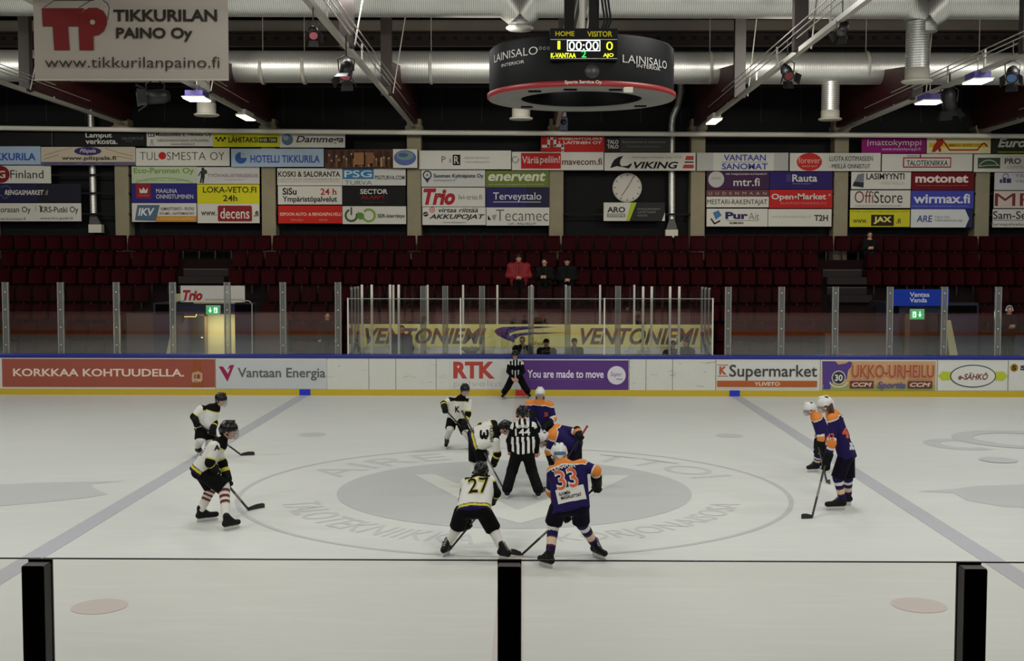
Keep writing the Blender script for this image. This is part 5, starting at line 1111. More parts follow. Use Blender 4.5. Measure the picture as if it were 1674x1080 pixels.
def surface_text(blob, k, text, centre, right, up, out, w, hgt, mats_bold, arc=0.0):
    """lettering thrown along -out onto a blob's surface; mats_bold: [(material, bold, lift)]"""
    res = []
    right = unit(right); up = unit(up); out = unit(out)
    for m, bold, lift in mats_bold:
        v, f, asp = dense(*glyphs(text, bold)[:2], w, hgt)
        g = 0.012 if bold else 0.0
        vs = []
        x = (v[:, 0] - .5) * (w + 2 * bold * hgt * .6); y = (v[:, 1] - .5) * (hgt + 2 * bold * hgt * .6) - arc * (2 * (v[:, 0] - .5)) ** 2
        # split long faces so that the letters follow the cloth
        P = V3(centre) + x[:, None] * right + y[:, None] * up + out * 0.35
        t = np.zeros(len(P))
        for _ in range(40):
            d = blob.ev(P - out * t[:, None], k); t = t + np.where(d > 0.0005, d, 0) * 0.9
            t = np.minimum(t, 0.6)
        res.append(((P - out * (t[:, None] - lift)).tolist(), f, m))
    return res
M_SKIN = mat('skin', (196, 146, 120), 0.55, noise=0.05, nscale=20)
M_EYE = mat('eye_dark', (40, 30, 28), 0.4); M_LIP = mat('lip', (160, 92, 84), 0.5)
M_HAIRB = mat('hair_brown', (72, 48, 34), 0.6, noise=0.2, nscale=30); M_HAIRK = mat('hair_black', (26, 22, 20), 0.6, noise=0.2, nscale=30)
M_STEEL = mat('blade_steel', (190, 192, 190), 0.3, metal=0.7); M_HOLD = mat('blade_holder', (214, 214, 208), 0.4)
M_BOOT = mat('skate_black', (13, 13, 14), 0.5, spec=0.2, noise=0.1); M_LACE = mat('skate_lace', (170, 168, 160), 0.6)
M_BLK = mat('cloth_black', (12, 12, 13), 0.8, spec=0.1, noise=0.15, nscale=12, bump=0.1)
M_GLV = mat('glove_black', (13, 13, 14), 0.7, spec=0.15, noise=0.15, nscale=18)
M_WJ = mat('jersey_white', (212, 212, 205), 0.75, noise=0.05, nscale=10, bump=0.08); M_YJ = mat('jersey_yellow', (196, 186, 52), 0.75, noise=0.06)
M_NJ = mat('jersey_navy', (32, 23, 76), 0.8, spec=0.15, noise=0.10, nscale=10, bump=0.08); M_OJ = mat('jersey_orange', (214, 126, 42), 0.75, noise=0.06)
M_ON = mat('number_orange', (208, 88, 44), 0.7, noise=0.05); M_PK = mat('stripe_cream', (214, 186, 160), 0.75, noise=0.05); M_MR = mat('stripe_maroon', (84, 26, 34), 0.75)
M_NP = mat('pants_navy', (17, 14, 27), 0.8, spec=0.1, noise=0.12, nscale=12); M_WH = mat('helmet_white', (214, 214, 210), 0.3, noise=0.03); M_BH = mat('helmet_black', (11, 11, 12), 0.3, spec=0.3, noise=0.05)
M_CAGE = mat('cage_wire', (168, 168, 164), 0.4, metal=0.4); M_STICK = mat('stick_black', (24, 24, 25), 0.4, noise=0.1); M_TAPE = mat('tape_white', (196, 194, 186), 0.7); M_STICKY = mat('stick_silver', (120, 118, 110), 0.4); M_STRED = mat('stick_red', (150, 50, 46), 0.45)
M_DKJ = mat('jacket_black', (18, 19, 20), 0.8, spec=0.15, noise=0.15, nscale=10, bump=0.1)

def joint3(spec, Y0): return {k: V3(at(v[0], v[1], Y0 + v[2])) for k, v in spec.items()}
def frame_of(J):
    R = unit(J['sr'] - J['sl']); U = J['n'] - (J['pl'] + J['pr']) / 2; U = unit(U - R * (U @ R)); N = np.cross(R, U); return R, U, N
def head_frame(face, up=(0, 0, 1)):
    f = unit(face); r = unit(np.cross(f, up)); u = np.cross(r, f); return np.stack([r, f, u], 1)      # columns right, forward, up
def hand_blob(B, w, e, axis, s=1.0, tag='hand', cuff=False, r=1.0):
    """palm, four unequal bent fingers and a side thumb closed on a line through w along axis"""
    w = V3(w); a = unit(w - V3(e)); ax = unit(axis); ax = ax - a * (ax @ a); ax = unit(ax) if np.linalg.norm(ax) > 1e-3 else unit(np.cross(a, (0, 0, 1)))
    m = np.cross(ax, a)
    if cuff: B.cap(w - a * .17 * s, w - a * .05 * s, .058 * s * r, .052 * s * r, tag + '_cuff')
    B.cap(w - a * .055 * s - m * .02 * s, w + m * -.03 * s + a * .01 * s, .034 * s * r, .036 * s * r, tag)
    ln = (1.0, 1.08, 1.02, .86)
    for i in range(4):
        o = ax * (i - 1.5) * .021 * s * r; L = ln[i] * s
        k0 = w - m * .036 * s + a * .018 * s + o; k1 = w - m * .012 * L + a * .047 * L + o; k2 = w + m * .026 * L + a * .036 * L + o; k3 = w + m * .034 * L + a * .006 * s + o
        B.cap(k0, k1, .0115 * s * r, .0105 * s * r, tag).cap(k1, k2, .0105 * s * r, .010 * s * r, tag).cap(k2, k3, .010 * s * r, .0085 * s * r, tag)
    t0 = w - a * .035 * s - ax * .03 * s * r; t1 = w - a * .005 * s - ax * .042 * s * r + m * .018 * s; t2 = w + a * .018 * s - ax * .034 * s * r + m * .034 * s
    B.cap(t0, t1, .014 * s * r, .012 * s * r, tag).cap(t1, t2, .012 * s * r, .0095 * s * r, tag)
def head_blob(B, c, M, s):
    c = V3(c); X, Fw, U = M[:, 0], M[:, 1], M[:, 2]
    B.ell(c + U * .02 * s, M, (.074 * s, .092 * s, .095 * s), 'head'); B.ell(c - U * .045 * s + Fw * .025 * s, M, (.055 * s, .062 * s, .068 * s), 'head')
    B.cap(c + Fw * .085 * s + U * .012 * s, c + Fw * .103 * s - U * .022 * s, .010 * s, .014 * s, 'head')
    for q in (-1, 1): B.ell(c + X * q * .076 * s - Fw * .005 * s, M, (.010 * s, .02 * s, .03 * s), 'head')
def face_colour(C, tags, c, M, s, base, eye, lip):
    q = (C - V3(c)) @ M / s; out = np.full(len(C), base); hd = tags == 'head'
    e = hd & (q[:, 1] > .055) & (abs(q[:, 2] - .012) < .011) & (abs(abs(q[:, 0]) - .033) < .015); out[e] = eye
    l = hd & (q[:, 1] > .06) & (abs(q[:, 2] + .056) < .008) & (abs(q[:, 0]) < .024); out[l] = lip
    return out
def skate(parent, heel, toe, ank, s, h=.011, boot=None, sole=.075):
    heel = V3(heel); toe = V3(toe); d = unit((toe - heel) * (1, 1, .6)); L = np.linalg.norm(toe - heel); z = V3((0, 0, 1)); ank = V3(ank)
    B = Blob(); b0 = heel + d * .02 + z * sole * s + z * .03 * s; b1 = heel + d * (L * .93) + z * sole * s + z * .022 * s
    B.cap(b0, b1, .046 * s, .040 * s, 'boot').cap(b0 + d * .02 + z * .01, ank + z * .05 * s, .044 * s, .05 * s, 'boot').cap(b0 + d * .10 * s + z * .03 * s, ank + z * .02 * s + d * .03 * s, .045 * s, .046 * s, 'boot').cap(b0 + d * .14 * s + z * .01 * s, ank + z * .0 * s + d * .05 * s, .042 * s, .038 * s, 'boot')
    def col(C, tg, t):
        q = (C - b0) @ d; o = np.zeros(len(C), int); n_ = np.cross(d, z)
        o[(q > .05 * s) & (abs((C - b0) @ n_) < .018 * s) & (((C - b0) @ z) > .055 * s) & ((((C @ z) * 60) % 1) < .45)] = 1
        return o
    o = blob_obj('skate', B, h, .02, [boot or M_BOOT, M_LACE], col, parent)
    mb = MB(); n = np.cross(d, z) * .0045 * s
    p = lambda u, v: heel + d * (L * u) + z * v * s
    pr = [p(-.02, .012), p(.06, .0), p(.9, .0), p(1.03, .016), p(1.03, .03), p(-.02, .03)]
    mb.prism([Vector(q - n * .6) for q in pr], Vector(n * 1.2), M_STEEL)
    mb.prism([Vector(q - n * 1.4) for q in (p(-.02, .03), p(1.03, .03), p(.95, .05), p(.86, sole + .02), p(.62, sole + .02), p(.55, .05), p(.4, .05), p(.32, sole + .02), p(.02, sole + .02))], Vector(n * 2.8), M_HOLD)
    mb.build('blade', o); return o
def helmet(parent, c, M, s, m, cage=True, visor=False, h=.011, patch=None):
    c = V3(c); X, Fw, U = M[:, 0], M[:, 1], M[:, 2]
    B = Blob(); cl = (tuple(c - U * .02 * s), tuple(unit(-U + Fw * .30)))
    B.ell(c + U * .03 * s - Fw * .004 * s, M, (.100 * s, .124 * s, .104 * s), 'shell', cl)
    for q in (-1, 1):
        B.cap(c + X * q * .035 * s + U * .128 * s + Fw * .05 * s, c + X * q * .035 * s + U * .112 * s - Fw * .07 * s, .014 * s, .014 * s, 'ridge')
        B.cap(c + X * q * .085 * s + U * .01 * s, c + X * q * .08 * s - U * .045 * s + Fw * .01 * s, .022 * s, .018 * s, 'ear')
    B.cap(c - Fw * .10 * s + U * .0 * s, c - Fw * .092 * s - U * .05 * s, .04 * s, .03 * s, 'back')
    def col(C, tg, t):
        q = (C - c) @ M / s; o = np.zeros(len(C), int)
        for hx in (-.055, 0.0, .055):
            o[(abs(q[:, 0] - hx) < .008) & (abs(q[:, 1] + .055) < .022) & (q[:, 2] > .06)] = 1
        o[(abs(q[:, 0]) > .07) & (abs(q[:, 2] + .02) < .014) & (abs(q[:, 1]) < .02)] = 1
        if patch is not None: o[(q[:, 1] < -.05) & (abs(q[:, 2] + .008) < .022) & (abs(q[:, 0]) < .075)] = 2
        return o
    o = blob_obj('helmet', B, h, .018, [m, M_BH if m is M_WH else M_STICKY] + ([patch] if patch else []), col, parent)
    if cage:
        mb = MB(); T = lambda x, f, u: Vector(c + X * x * s + Fw * f * s + U * u * s)
        for u, w_, dp in ((.03, .085, .118), (-.005, .086, .132), (-.04, .083, .138), (-.075, .074, .132), (-.105, .055, .112)):
            mb.tube([T(w_ * math.sin(a), .02 + (dp - .02) * math.cos(a), u) for a in [math.radians(v) for v in range(-88, 89, 22)]], .0036 * s, M_CAGE, 5)
        for a in (-60, -36, -12, 12, 36, 60):
            a = math.radians(a); mb.tube([T(w_ * math.sin(a), .02 + (dp - .02) * math.cos(a), u) for u, w_, dp in ((.045, .085, .112), (.03, .085, .118), (-.005, .086, .132), (-.04, .083, .138), (-.075, .074, .132), (-.105, .055, .112))], .0032 * s, M_CAGE, 5)
        mb.build('cage', o)
    if visor:
        mb = MB(); T = lambda a, u, rr: Vector(c + X * .1 * s * math.sin(a) * rr + Fw * (.0 + .135 * math.cos(a)) * s * rr + U * u * s)
        A = [math.radians(v) for v in range(-80, 81, 16)]
        vs = [T(a, .03, 1.0) for a in A] + [T(a, -.04, 1.06) for a in A]; n = len(A)
        mb.add(vs, [(i, i + 1, n + i + 1, n + i) for i in range(n - 1)], glass_mat('visor', (225, 230, 232), 1.2), True); mb.build('visor', o)
    return o

TEAM = {}
def white_jersey(C, tags, t, J, s, R, U, N, st=.72):
    """0 white 1 black 2 yellow 3 navy"""
    o = np.zeros(len(C), int); P = C - J['n']; q = P @ U; x = P @ R
    body = np.isin(tags, ('torso', 'yoke')); up = tags == 'upper'; lo = tags == 'lower'
    wd = np.linalg.norm(J['sr'] - J['sl']) / 2
    yk = q + .16 * abs(x)
    o[body & (yk > -.055 * s)] = 2; o[body & (yk > -.038 * s)] = 1
    hem = (C - J['hem']) @ U
    o[body & (hem < .085 * s)] = 1; o[body & (hem < .072 * s)] = 2; o[body & (hem < .034 * s)] = 1; o[body & (hem < .022 * s)] = 3
    o[up & (t > st)] = 2; o[up & (t > st + .09)] = 1; o[lo] = 1; o[lo & (t > .52) & (t < .64)] = 2
    return o
def navy_jersey(C, tags, t, J, s, R, U, N):
    """0 navy 1 white 2 orange 3 dark"""
    o = np.zeros(len(C), int); P = C - J['n']; q = P @ U; x = P @ R
    body = np.isin(tags, ('torso', 'yoke')); up = tags == 'upper'; lo = tags == 'lower'
    wd = np.linalg.norm(J['sr'] - J['sl']) / 2
    yk = q + .22 * abs(x)
    o[(body | up) & (yk > -.058 * s) & ((~up) | (t < .30))] = 1; o[(body | up) & (yk > -.040 * s) & ((~up) | (t < .24))] = 2
    o[(up & (t > .80)) | (lo & (t < .30))] = 1; o[(up & (t > .90)) | (lo & (t < .20))] = 2
    return o
def ref_jersey(C, tags, t, J, s, R, U, N):
    P = C - J['n']; x = P @ R; o = np.zeros(len(C), int)
    body = np.isin(tags, ('torso', 'yoke')); st = ((x / (.088 * s) + .25) % 1) < .5
    o[body & st] = 1
    q = P @ U; o[body & (abs(q + .165 * s) < .078 * s)] = 0
    arm = ~body; o[arm] = 0; o[arm & (tags == 'upper') & (t < .16)] = 1
    return o
TEAM['white'] = dict(j=[M_WJ, M_BLK, M_YJ, M_NJ], f=white_jersey, pants=M_BLK, sock=M_WJ, helm=M_BH, glove=M_GLV)
TEAM['navy'] = dict(j=[M_NJ, M_WJ, M_OJ, M_NP], f=navy_jersey, pants=M_NP, sock=M_NJ, helm=M_WH, glove=M_GLV)
TEAM['ref'] = dict(j=[M_BLK, M_WJ], f=ref_jersey, pants=M_BLK, sock=M_BLK, helm=M_BH, glove=None)
def sock_plain(C, tg, t): return np.zeros(len(C), int)
def sock_navy(C, tg, t):
    o = np.zeros(len(C), int); o[(t > .12) & (t < .28)] = 1; o[(t > .44) & (t < .48)] = 2; o[(t > .48) & (t < .70)] = 3; o[(t > .70) & (t < .75)] = 2; return o
def sock_striped(C, tg, t):
    o = np.zeros(len(C), int)
    for a in (.10, .27, .44): o[(t > a) & (t < a + .085)] = 1; o[(t > a + .085) & (t < a + .12)] = 2
    return o
def player(spec, Y0, team, label, group, face, feet, s=1.0, stick_axis=((0, 0, 1), (0, 0, 1)), extra=None, sock=None, cage=True, visor=False, h=.013, hair=None, helm_s=1.0, patch=None, headup=(0, 0, 1), bulk=1.0, trousers=False, lift=(0, 0), sleeve=None, hem=.075):
    T = TEAM[team]; J = joint3(spec, Y0)
    J['hem'] = (J['pl'] + J['pr']) / 2 - unit(J['n'] - (J['pl'] + J['pr']) / 2) * hem * s
    G = [(V3(ground(*a)), V3(ground(*b))) for a, b in feet]
    ank = []
    for (hl, to), lf, key in zip(G, lift, ('l', 'r')):
        hl[2] += lf; to[2] += lf
        d = unit(to - hl); ank.append(hl + d * .045 + V3((0, 0, .165 * s)))
    J['al'], J['ar'] = ank
    R, U, N = frame_of(J); M = head_frame(face, headup); hs = s * helm_s
    root_loc = (G[0][0] + G[1][0]) / 2; root_loc[2] = 0
    # body (the person's own surface)
    B = Blob(); head_blob(B, J['h'], M, hs)
    B.cap(J['h'] - M[:, 2] * .06 * hs - M[:, 1] * .02 * hs, J['n'], .045 * s, .055 * s, 'neck')
    B.cap(J['sl'], J['sr'], .05 * s, .05 * s, 'skin'); B.cap(J['n'] * .8 + (J['pl'] + J['pr']) * .1, (J['pl'] + J['pr']) / 2, .06 * s, .09 * s, 'skin'); B.cap(J['pl'], J['pr'], .08 * s, .08 * s, 'skin')
    for q in 'lr':
        B.cap(J['s' + q], J['e' + q], .042 * s, .036 * s, 'skin').cap(J['e' + q], J['w' + q], .036 * s, .027 * s, 'skin')
        B.cap(J['p' + q], J['k' + q], .075 * s, .052 * s, 'skin').cap(J['k' + q], J['a' + q], .050 * s, .036 * s, 'skin')
        hand_blob(B, J['w' + q], J['e' + q], stick_axis['lr'.index(q)], .95 * s, 'hand')
    body = blob_obj('person', B, h * .9, .018, [M_SKIN, M_EYE, M_LIP], lambda C, tg, t: face_colour(C, tg, J['h'], M, hs, 0, 1, 2), None)
    body.data.transform(Matrix.Translation(-Vector(root_loc))); body.location = root_loc
    tag(body, label, 'person', group)
    # jersey
    B = Blob(); cl = (tuple(J['hem']), tuple(-U)); mid = (J['sl'] + J['sr']) / 2; hip = (J['pl'] + J['pr']) / 2; b = bulk * s
    B.cap(J['sl'] * .9 + mid * .1, J['sr'] * .9 + mid * .1, .078 * b, .078 * b, 'yoke')
    B.cap(mid * .6 + J['n'] * .4, mid * .5 + hip * .5, .105 * b, .135 * b, 'torso', cl); B.cap(J['n'] * .55 + J['h'] * .45 - U * .01, J['n'] - U * .05, .058 * b, .092 * b, 'yoke'); B.cap(J['n'] - U * .03, hip, .10 * b, .13 * b, 'torso', cl)
    for q in 'lr':
        B.cap(J['s' + q] * .8 + mid * .2 - U * .03, J['p' + q] * .92 + hip * .08 - U * .10 * s, .088 * b, .125 * b, 'torso', cl)
        B.cap(J['s' + q], J['e' + q], .074 * b, .066 * b, 'upper'); B.cap(J['e' + q], J['e' + q] * .16 + J['w' + q] * .84, .063 * b, .054 * b, 'lower')
    B.cap(hip + U * .1, hip - U * .12 * s, .14 * b, .145 * b, 'torso', cl)
    kk = .035
    ex = []
    if extra:
        for e in extra:
            txt, ox, oy, w_, h_, mb_, arc = e[:7]
            out = {'n': N, 'b': -N, 'l': -R, 'r': R}[e[7] if len(e) > 7 else 'n']
            rt = R if abs(out @ N) > .5 else np.cross(U, out)
            if (e[7] if len(e) > 7 else 'n') == 'b': rt = -R
            base = J['n'] if len(e) < 9 else e[8](J)
            ex += surface_text(B, kk, txt, base + rt * ox * s - U * oy * s, rt, U, out, w_ * s, h_ * s, mb_, arc)
    blob_obj('jersey', B, h, kk, T['j'], lambda C, tg, t: T['f'](C, tg, t, J, s, R, U, N, *([sleeve] if sleeve else [])), body, ex)
    # pants
    B = Blob(); B.cap(J['pl'] - U * .03, J['pr'] - U * .03, .108 * b, .108 * b, 'hip')
    for q in 'lr':
        if trousers:
            B.cap(J['p' + q], J['k' + q], .128 * b, .108 * b, 'leg'); B.cap(J['k' + q], J['a' + q] + V3((0, 0, .01)), .106 * b, .104 * b, 'leg', (tuple(J['a' + q] - V3((0, 0, .075))), (0, 0, -1)))
        else:
            k0 = J['p' + q]; k1 = J['k' + q]; d = unit(k1 - k0); B.cap(k0 * .8 + k1 * .2, k1 + d * .06, .118 * b, .114 * b, 'leg', (tuple(k1 + d * .0), tuple(d)))
    blob_obj('trousers' if trousers else 'hockey_pants', B, h, .03, [T['pants'], M_WJ], None, body)
    for i, q in enumerate('lr'):
        if not trousers:
            B = Blob(); kn = J['k' + q]; an = J['a' + q]; B.cap(kn + (kn - an) * .06, an + (kn - an) * .10, .080 * b, .058 * b, 'sock'); B.cap(kn + (kn - an) * .02, kn - (kn - an) * .14, .083 * b, .077 * b, 'knee')
            f = sock or (sock_navy if team == 'navy' else sock_plain)
            def sc(C, tg, t, kn=kn, an=an, f=f):
                d = an - kn; return f(C, tg, ((C - kn) @ d) / (d @ d))
            blob_obj('sock', B, h, .02, [T['sock'], M_WJ if team == 'navy' else M_MR, M_MR if team == 'navy' else M_PK, M_PK], sc, body)
        skate(body, G[i][0], G[i][1], J['a' + q], s, h * .85)
        if T['glove'] is not None:
            B = Blob(); hand_blob(B, J['w' + q], J['e' + q], stick_axis[i], 1.12 * s, 'glove', True, 1.12)
            blob_obj('glove', B, h * .8, .012, [T['glove'], M_YJ if team == 'white' else M_ON], lambda C, tg, t: ((tg == 'glove_cuff') & (t < .18)).astype(int) if team == 'white' else np.zeros(len(C), int), body)
    helmet(body, J['h'], M, hs, T['helm'], cage, visor, h * .85, patch)
    if hair:
        B = Blob(); c = J['h']; X, Fw, Uh = M[:, 0], M[:, 1], M[:, 2]
        for hx in (-1, 0, 1): B.cap(c + X * hx * .045 * hs - Fw * .075 * hs - Uh * .02 * hs, c + X * hx * .06 * hs - Fw * .07 * hs - Uh * .15 * hs, .036 * hs, .026 * hs, 'hair')
        for hx in (-1, 1): B.cap(c + X * hx * .075 * hs - Uh * .03 * hs - Fw * .02 * hs, c + X * hx * .085 * hs - Uh * .15 * hs - Fw * .02 * hs, .022 * hs, .016 * hs, 'hair')
        blob_obj('hair', B, h, .02, [hair], None, body)
    return J, body
def stick(top, heel, toe, label, tapecol=None, s=1.0, top_mat=None, blade_tip=None, hgt=.07):
    top = Vector(top); heel = Vector(heel); toe = Vector(toe); r = empty('hockey_stick', tuple(heel)); tag(r, label, 'hockey stick', 'hockey sticks of the skaters')
    d = (top - heel).normalized(); b = MB(); b.obox(heel + d * .02, top - d * .16, .024, .031, M_STICK, up=Vector((0, 1, 0.01)));
    b.obox(heel + d * .35, heel + d * .6, .0245, .0315, M_STICKY, up=Vector((0, 1, 0.01))); b.build('shaft', r)
    b = MB(); b.obox(top - d * .16, top, .031, .037, top_mat or M_STICK, up=Vector((0, 1, 0.01))); b.obox(top - d * .02, top, .04, .045, top_mat or M_STICK, up=Vector((0, 1, .01))); b.build('grip', r)
    w = toe - heel; n = 8; vs = []; z = Vector((0, 0, 1)); side = w.cross(z).normalized()
    for i in range(n + 1):
        t = i / n; c = heel + w * (t * 1.05 - .05) + side * (.018 * t * t); hh = hgt * (0.72 + .35 * min(1, t * 2)) * (1 if t < .95 else .8); k = side * .007
        vs += [c - k, c + k, c + k + z * hh, c - k + z * hh]
    fs = []
    for i in range(n):
        a = 4 * i
        for q in range(4): fs.append((a + q, a + (q + 1) % 4, a + 4 + (q + 1) % 4, a + 4 + q))
    fs += [(3, 2, 1, 0), (4 * n, 4 * n + 1, 4 * n + 2, 4 * n + 3)]
    b = MB(); b.add(vs[:4 * (n - 1) + 4], [f for f in fs if max(f) < 4 * n], M_STICK); b.add(vs[4 * (n - 1):], [tuple(i for i in (q, (q + 1) % 4, 4 + (q + 1) % 4, 4 + q)) for q in range(4)] + [(4, 5, 6, 7)], blade_tip or M_STICK); b.build('blade', r)
    if tapecol:
        b = MB(); b.obox(heel + d * .02, heel + d * .07, .03, .037, tapecol, up=Vector((0, 1, .01))); b.build('tape', r)
    return r
GP_ = lambda x, y, z=0.0: V3(ground(x, y, z))

# ================================================================ PLAYERS AND OFFICIALS ON THE ICE
def sdir(a, b): return unit(V3(b) - V3(a))
def outl(num): return [(M_WJ, .045, .010), (M_ON, .0, .016)]
GW, GN, GO = 'skaters in white jerseys', 'skaters in navy and orange jerseys', 'officials in striped jerseys'
# --- front player in white, number 27, from behind
Y = -4.55
Jp = dict(h=(786.5, 770, .42), n=(783, 783, .36), sl=(762, 790, .30), sr=(801, 786, .30), el=(757, 818, .48), er=(811, 806, .22), wl=(765, 857, .25), wr=(803, 818, .35),
          pl=(757, 832, .0), pr=(788, 832, .0), kl=(748, 861, .12), kr=(806, 864, .12))
st = (at(806, 812, Y + .36), ground(737, 896), ground(721, 893))
ax = sdir(st[1], st[0])
J, b = player(Jp, Y, 'white', 'person in white jersey with black 27 on the back, bending, seen from behind', GW, (.15, 1, -.35), [((735, 906), (724, 911)), ((816, 914), (831, 917))], .93, (ax, ax),
    [('27', 0.0, .21, .29, .27, [(M_YJ, .035, .012), (M_BLK, 0, .018)], 0)], cage=True, helm_s=1.02, h=.0095, bulk=.98, sleeve=.16)
stick(V3(st[0]) + ax * .08, st[1], st[2], 'hockey stick held low by the white number 27, blade beside the left skate', blade_tip=M_TAPE)
# --- front player in navy, number 33, from behind
Y = -4.95
Jp = dict(h=(914, 741, .30), n=(918, 757, .24), sl=(903, 771, .16), sr=(952, 760, .16), el=(901, 803, .30), er=(974, 769, .10), wl=(926, 845, .42), wr=(976, 796, .30),
          pl=(914, 826, .0), pr=(948, 826, .0), kl=(905, 854, .10), kr=(950, 853, .10))
st = (at(980, 790, Y + .32), ground(851, 908), ground(833, 906))
ax = sdir(st[1], st[0])
J, b = player(Jp, Y, 'navy', 'person in navy jersey with orange 33 on the back, white helmet, seen from behind', GN, (-.1, 1, -.25), [((903, 930), (882, 924)), ((969, 908.5), (990, 917))], .99, (ax, ax),
    [('33', .02, .25, .27, .25, outl(0), 0), ('ODNAPUIN', .01, .085, .30, .05, [(M_WJ, .02, .012)], .02),
     ('I', .03, .455, .30, .125, [(M_WJ, 0.4, .010)], 0), ('SUOMEN', -.045, .43, .14, .042, [(M_BLK, .02, .018)], 0), ('MASSALATTIAT', .03, .482, .26, .042, [(M_BLK, .02, .018)], 0)],
    helm_s=1.04, h=.0095, patch=mat('helmet_tape_blue', (72, 116, 150), .5), bulk=.98)
stick(V3(st[0]) + ax * .02, st[1], st[2], 'hockey stick of the navy 33 with a taped blade toe, reaching left across the ice', blade_tip=M_TAPE)
# --- referee 144
Y = -.55
Jp = dict(h=(854, 676, .14), n=(854, 690, .08), sl=(841, 697, .02), sr=(871, 696, .02), el=(833, 720, .06), er=(877, 720, .02), wl=(834, 738, .26), wr=(877, 741, .12),
          pl=(845.5, 741, 0), pr=(862.5, 741, 0), kl=(837.5, 768, .04), kr=(869, 768, .04))
J, b = player(Jp, Y, 'ref', 'person in black and white striped referee jersey with 144 on the back at centre ice', GO, (-.1, 1, -.3), [((829, 816), (831, 808)), ((880, 817), (878, 809))], .97, ((0, 1, 0), (0, 1, 0)),
    [('144', 0.0, .165, .25, .115, [(M_WJ, .02, .012)], 0), ('REFEREE', 0, .07, .2, .05, [(M_WJ, .03, .012)], .01)], cage=False, visor=True, trousers=True, helm_s=1.05, h=.0105, bulk=.84, hem=.0)
# --- white face-off player, bent to the right
Y = .35
Jp = dict(h=(826, 699, -.05), n=(813, 703, .0), sl=(806, 692, .26), sr=(810, 722, -.22), el=(786, 697, .35), er=(813, 742, -.22), wl=(780, 712, .2), wr=(807, 757, -.12),
          pl=(776, 708, .14), pr=(782, 728, -.1), kl=(776, 752, .22), kr=(789, 752, -.05))
st = (at(755, 671, Y + .1), ground(824.5, 801), ground(830, 806))
ax = sdir(st[1], st[0])
J, b = player(Jp, Y, 'white', 'person in white jersey and black pants bent low over the faceoff, left of the referee', GW, (1, .1, -.5), [((772, 792), (784, 790)), ((786, 798), (799, 797))], .95, (ax, ax), None, helm_s=1.0, h=.011, bulk=.98, headup=(.5, 0, 1))
def lay_text(obj, text, px0, py0, px1, py1, Yg, m, bold, vertical=False):
    """lettering sewn on the cloth where the sight line meets it"""
    je = [c for c in obj.children if c.name.startswith('jersey')][0]; me = je.data
    mw = world_of(je); vs = [mw @ v.co for v in me.vertices]; bvh = BVHTree.FromPolygons(vs, [list(p.vertices) for p in me.polygons])
    v, f, a_ = dense(*glyphs(text, bold)[:2], (px1 - px0) / 100, (py1 - py0) / 100); out = []
    for x, y in v:
        if vertical: px, py = px1 - (px1 - px0) * y, py0 + (py1 - py0) * x
        else: px, py = px0 + (px1 - px0) * x, py1 - (py1 - py0) * y
        d = ray(px, py).normalized(); hit = bvh.ray_cast(CP, d)
        out.append(hit[0] - d * .012 if hit[0] is not None else None)
    bm = bmesh.new(); bm.from_mesh(me); inv = mw.inverted()
    if m.name not in [q.name for q in me.materials]: me.materials.append(m)
    mi = [q.name for q in me.materials].index(m.name)
    bv = [bm.verts.new(inv @ p) if p is not None else None for p in out]
    for q in f:
        if any(bv[i] is None for i in q): continue
        try: fc = bm.faces.new([bv[i] for i in q]); fc.material_index = mi
        except ValueError: pass
    bm.to_mesh(me); bm.free()
lay_text(b, 'AKSONEN', 800.5, 694, 807, 722, Y, M_BLK, .02, True)
lay_text(b, '3', 784, 702, 799, 718, Y, M_BLK, .04, True)
stick(st[0], st[1], st[2], 'hockey stick of the bent white faceoff player, blade by the left skate of the referee')
# --- navy face-off player, bent to the left
Y = .38
Jp = dict(h=(890, 718, -.05), n=(901, 714, .0), sl=(905, 712, -.22), sr=(911, 700, .24), el=(897, 738, -.2), er=(945, 706, -.12), wl=(903, 757, -.12), wr=(949, 714, -.22),
          pl=(938, 730, -.12), pr=(940, 722, .16), kl=(928, 760, -.05), kr=(941, 758, .2))
st = (at(960.5, 695.5, Y - .22), ground(895, 800), ground(886, 806))
ax = sdir(st[1], st[0])
J, b = player(Jp, Y, 'navy', 'person in navy jersey with white helmet bent low over the faceoff, right of the referee', GN, (-1, -.1, -.5), [((940, 796), (927, 797)), ((950, 788), (938, 788))], .95, (ax, ax), None, helm_s=1.02, h=.011, bulk=1.04, headup=(-.5, 0, 1))
stick(st[0], st[1], st[2], 'hockey stick with a red grip held by the bent navy faceoff player', top_mat=M_STRED)
# --- navy player beyond, facing us
Y = 5.0
Jp = dict(h=(883, 642, -.16), n=(882, 655, -.06), sl=(865, 659, 0), sr=(899, 661, 0), el=(864, 674, -.05), er=(905, 684, -.02), wl=(873, 677, -.3), wr=(890, 697, -.25),
          pl=(876, 690, .12), pr=(895, 690, .12), kl=(874, 706, -.1), kr=(902, 706, -.1))
st = (at(870, 672, Y - .3), ground(901, 728), ground(912, 731))
ax = sdir(st[1], st[0])
J, b = player(Jp, Y, 'navy', 'person in navy jersey with orange shoulders facing us beyond the referee, white helmet', GN, (.0, -1, -.25), [((878, 722), (876, 727)), ((905, 722), (908, 727))], .96, (ax, ax),
    [('55', .16, .27, .08, .09, [(M_ON, .02, .012)], 0)], hair=M_HAIRB, helm_s=.98, h=.0125)
stick(st[0], st[1], st[2], 'hockey stick of the navy player beyond the referee')
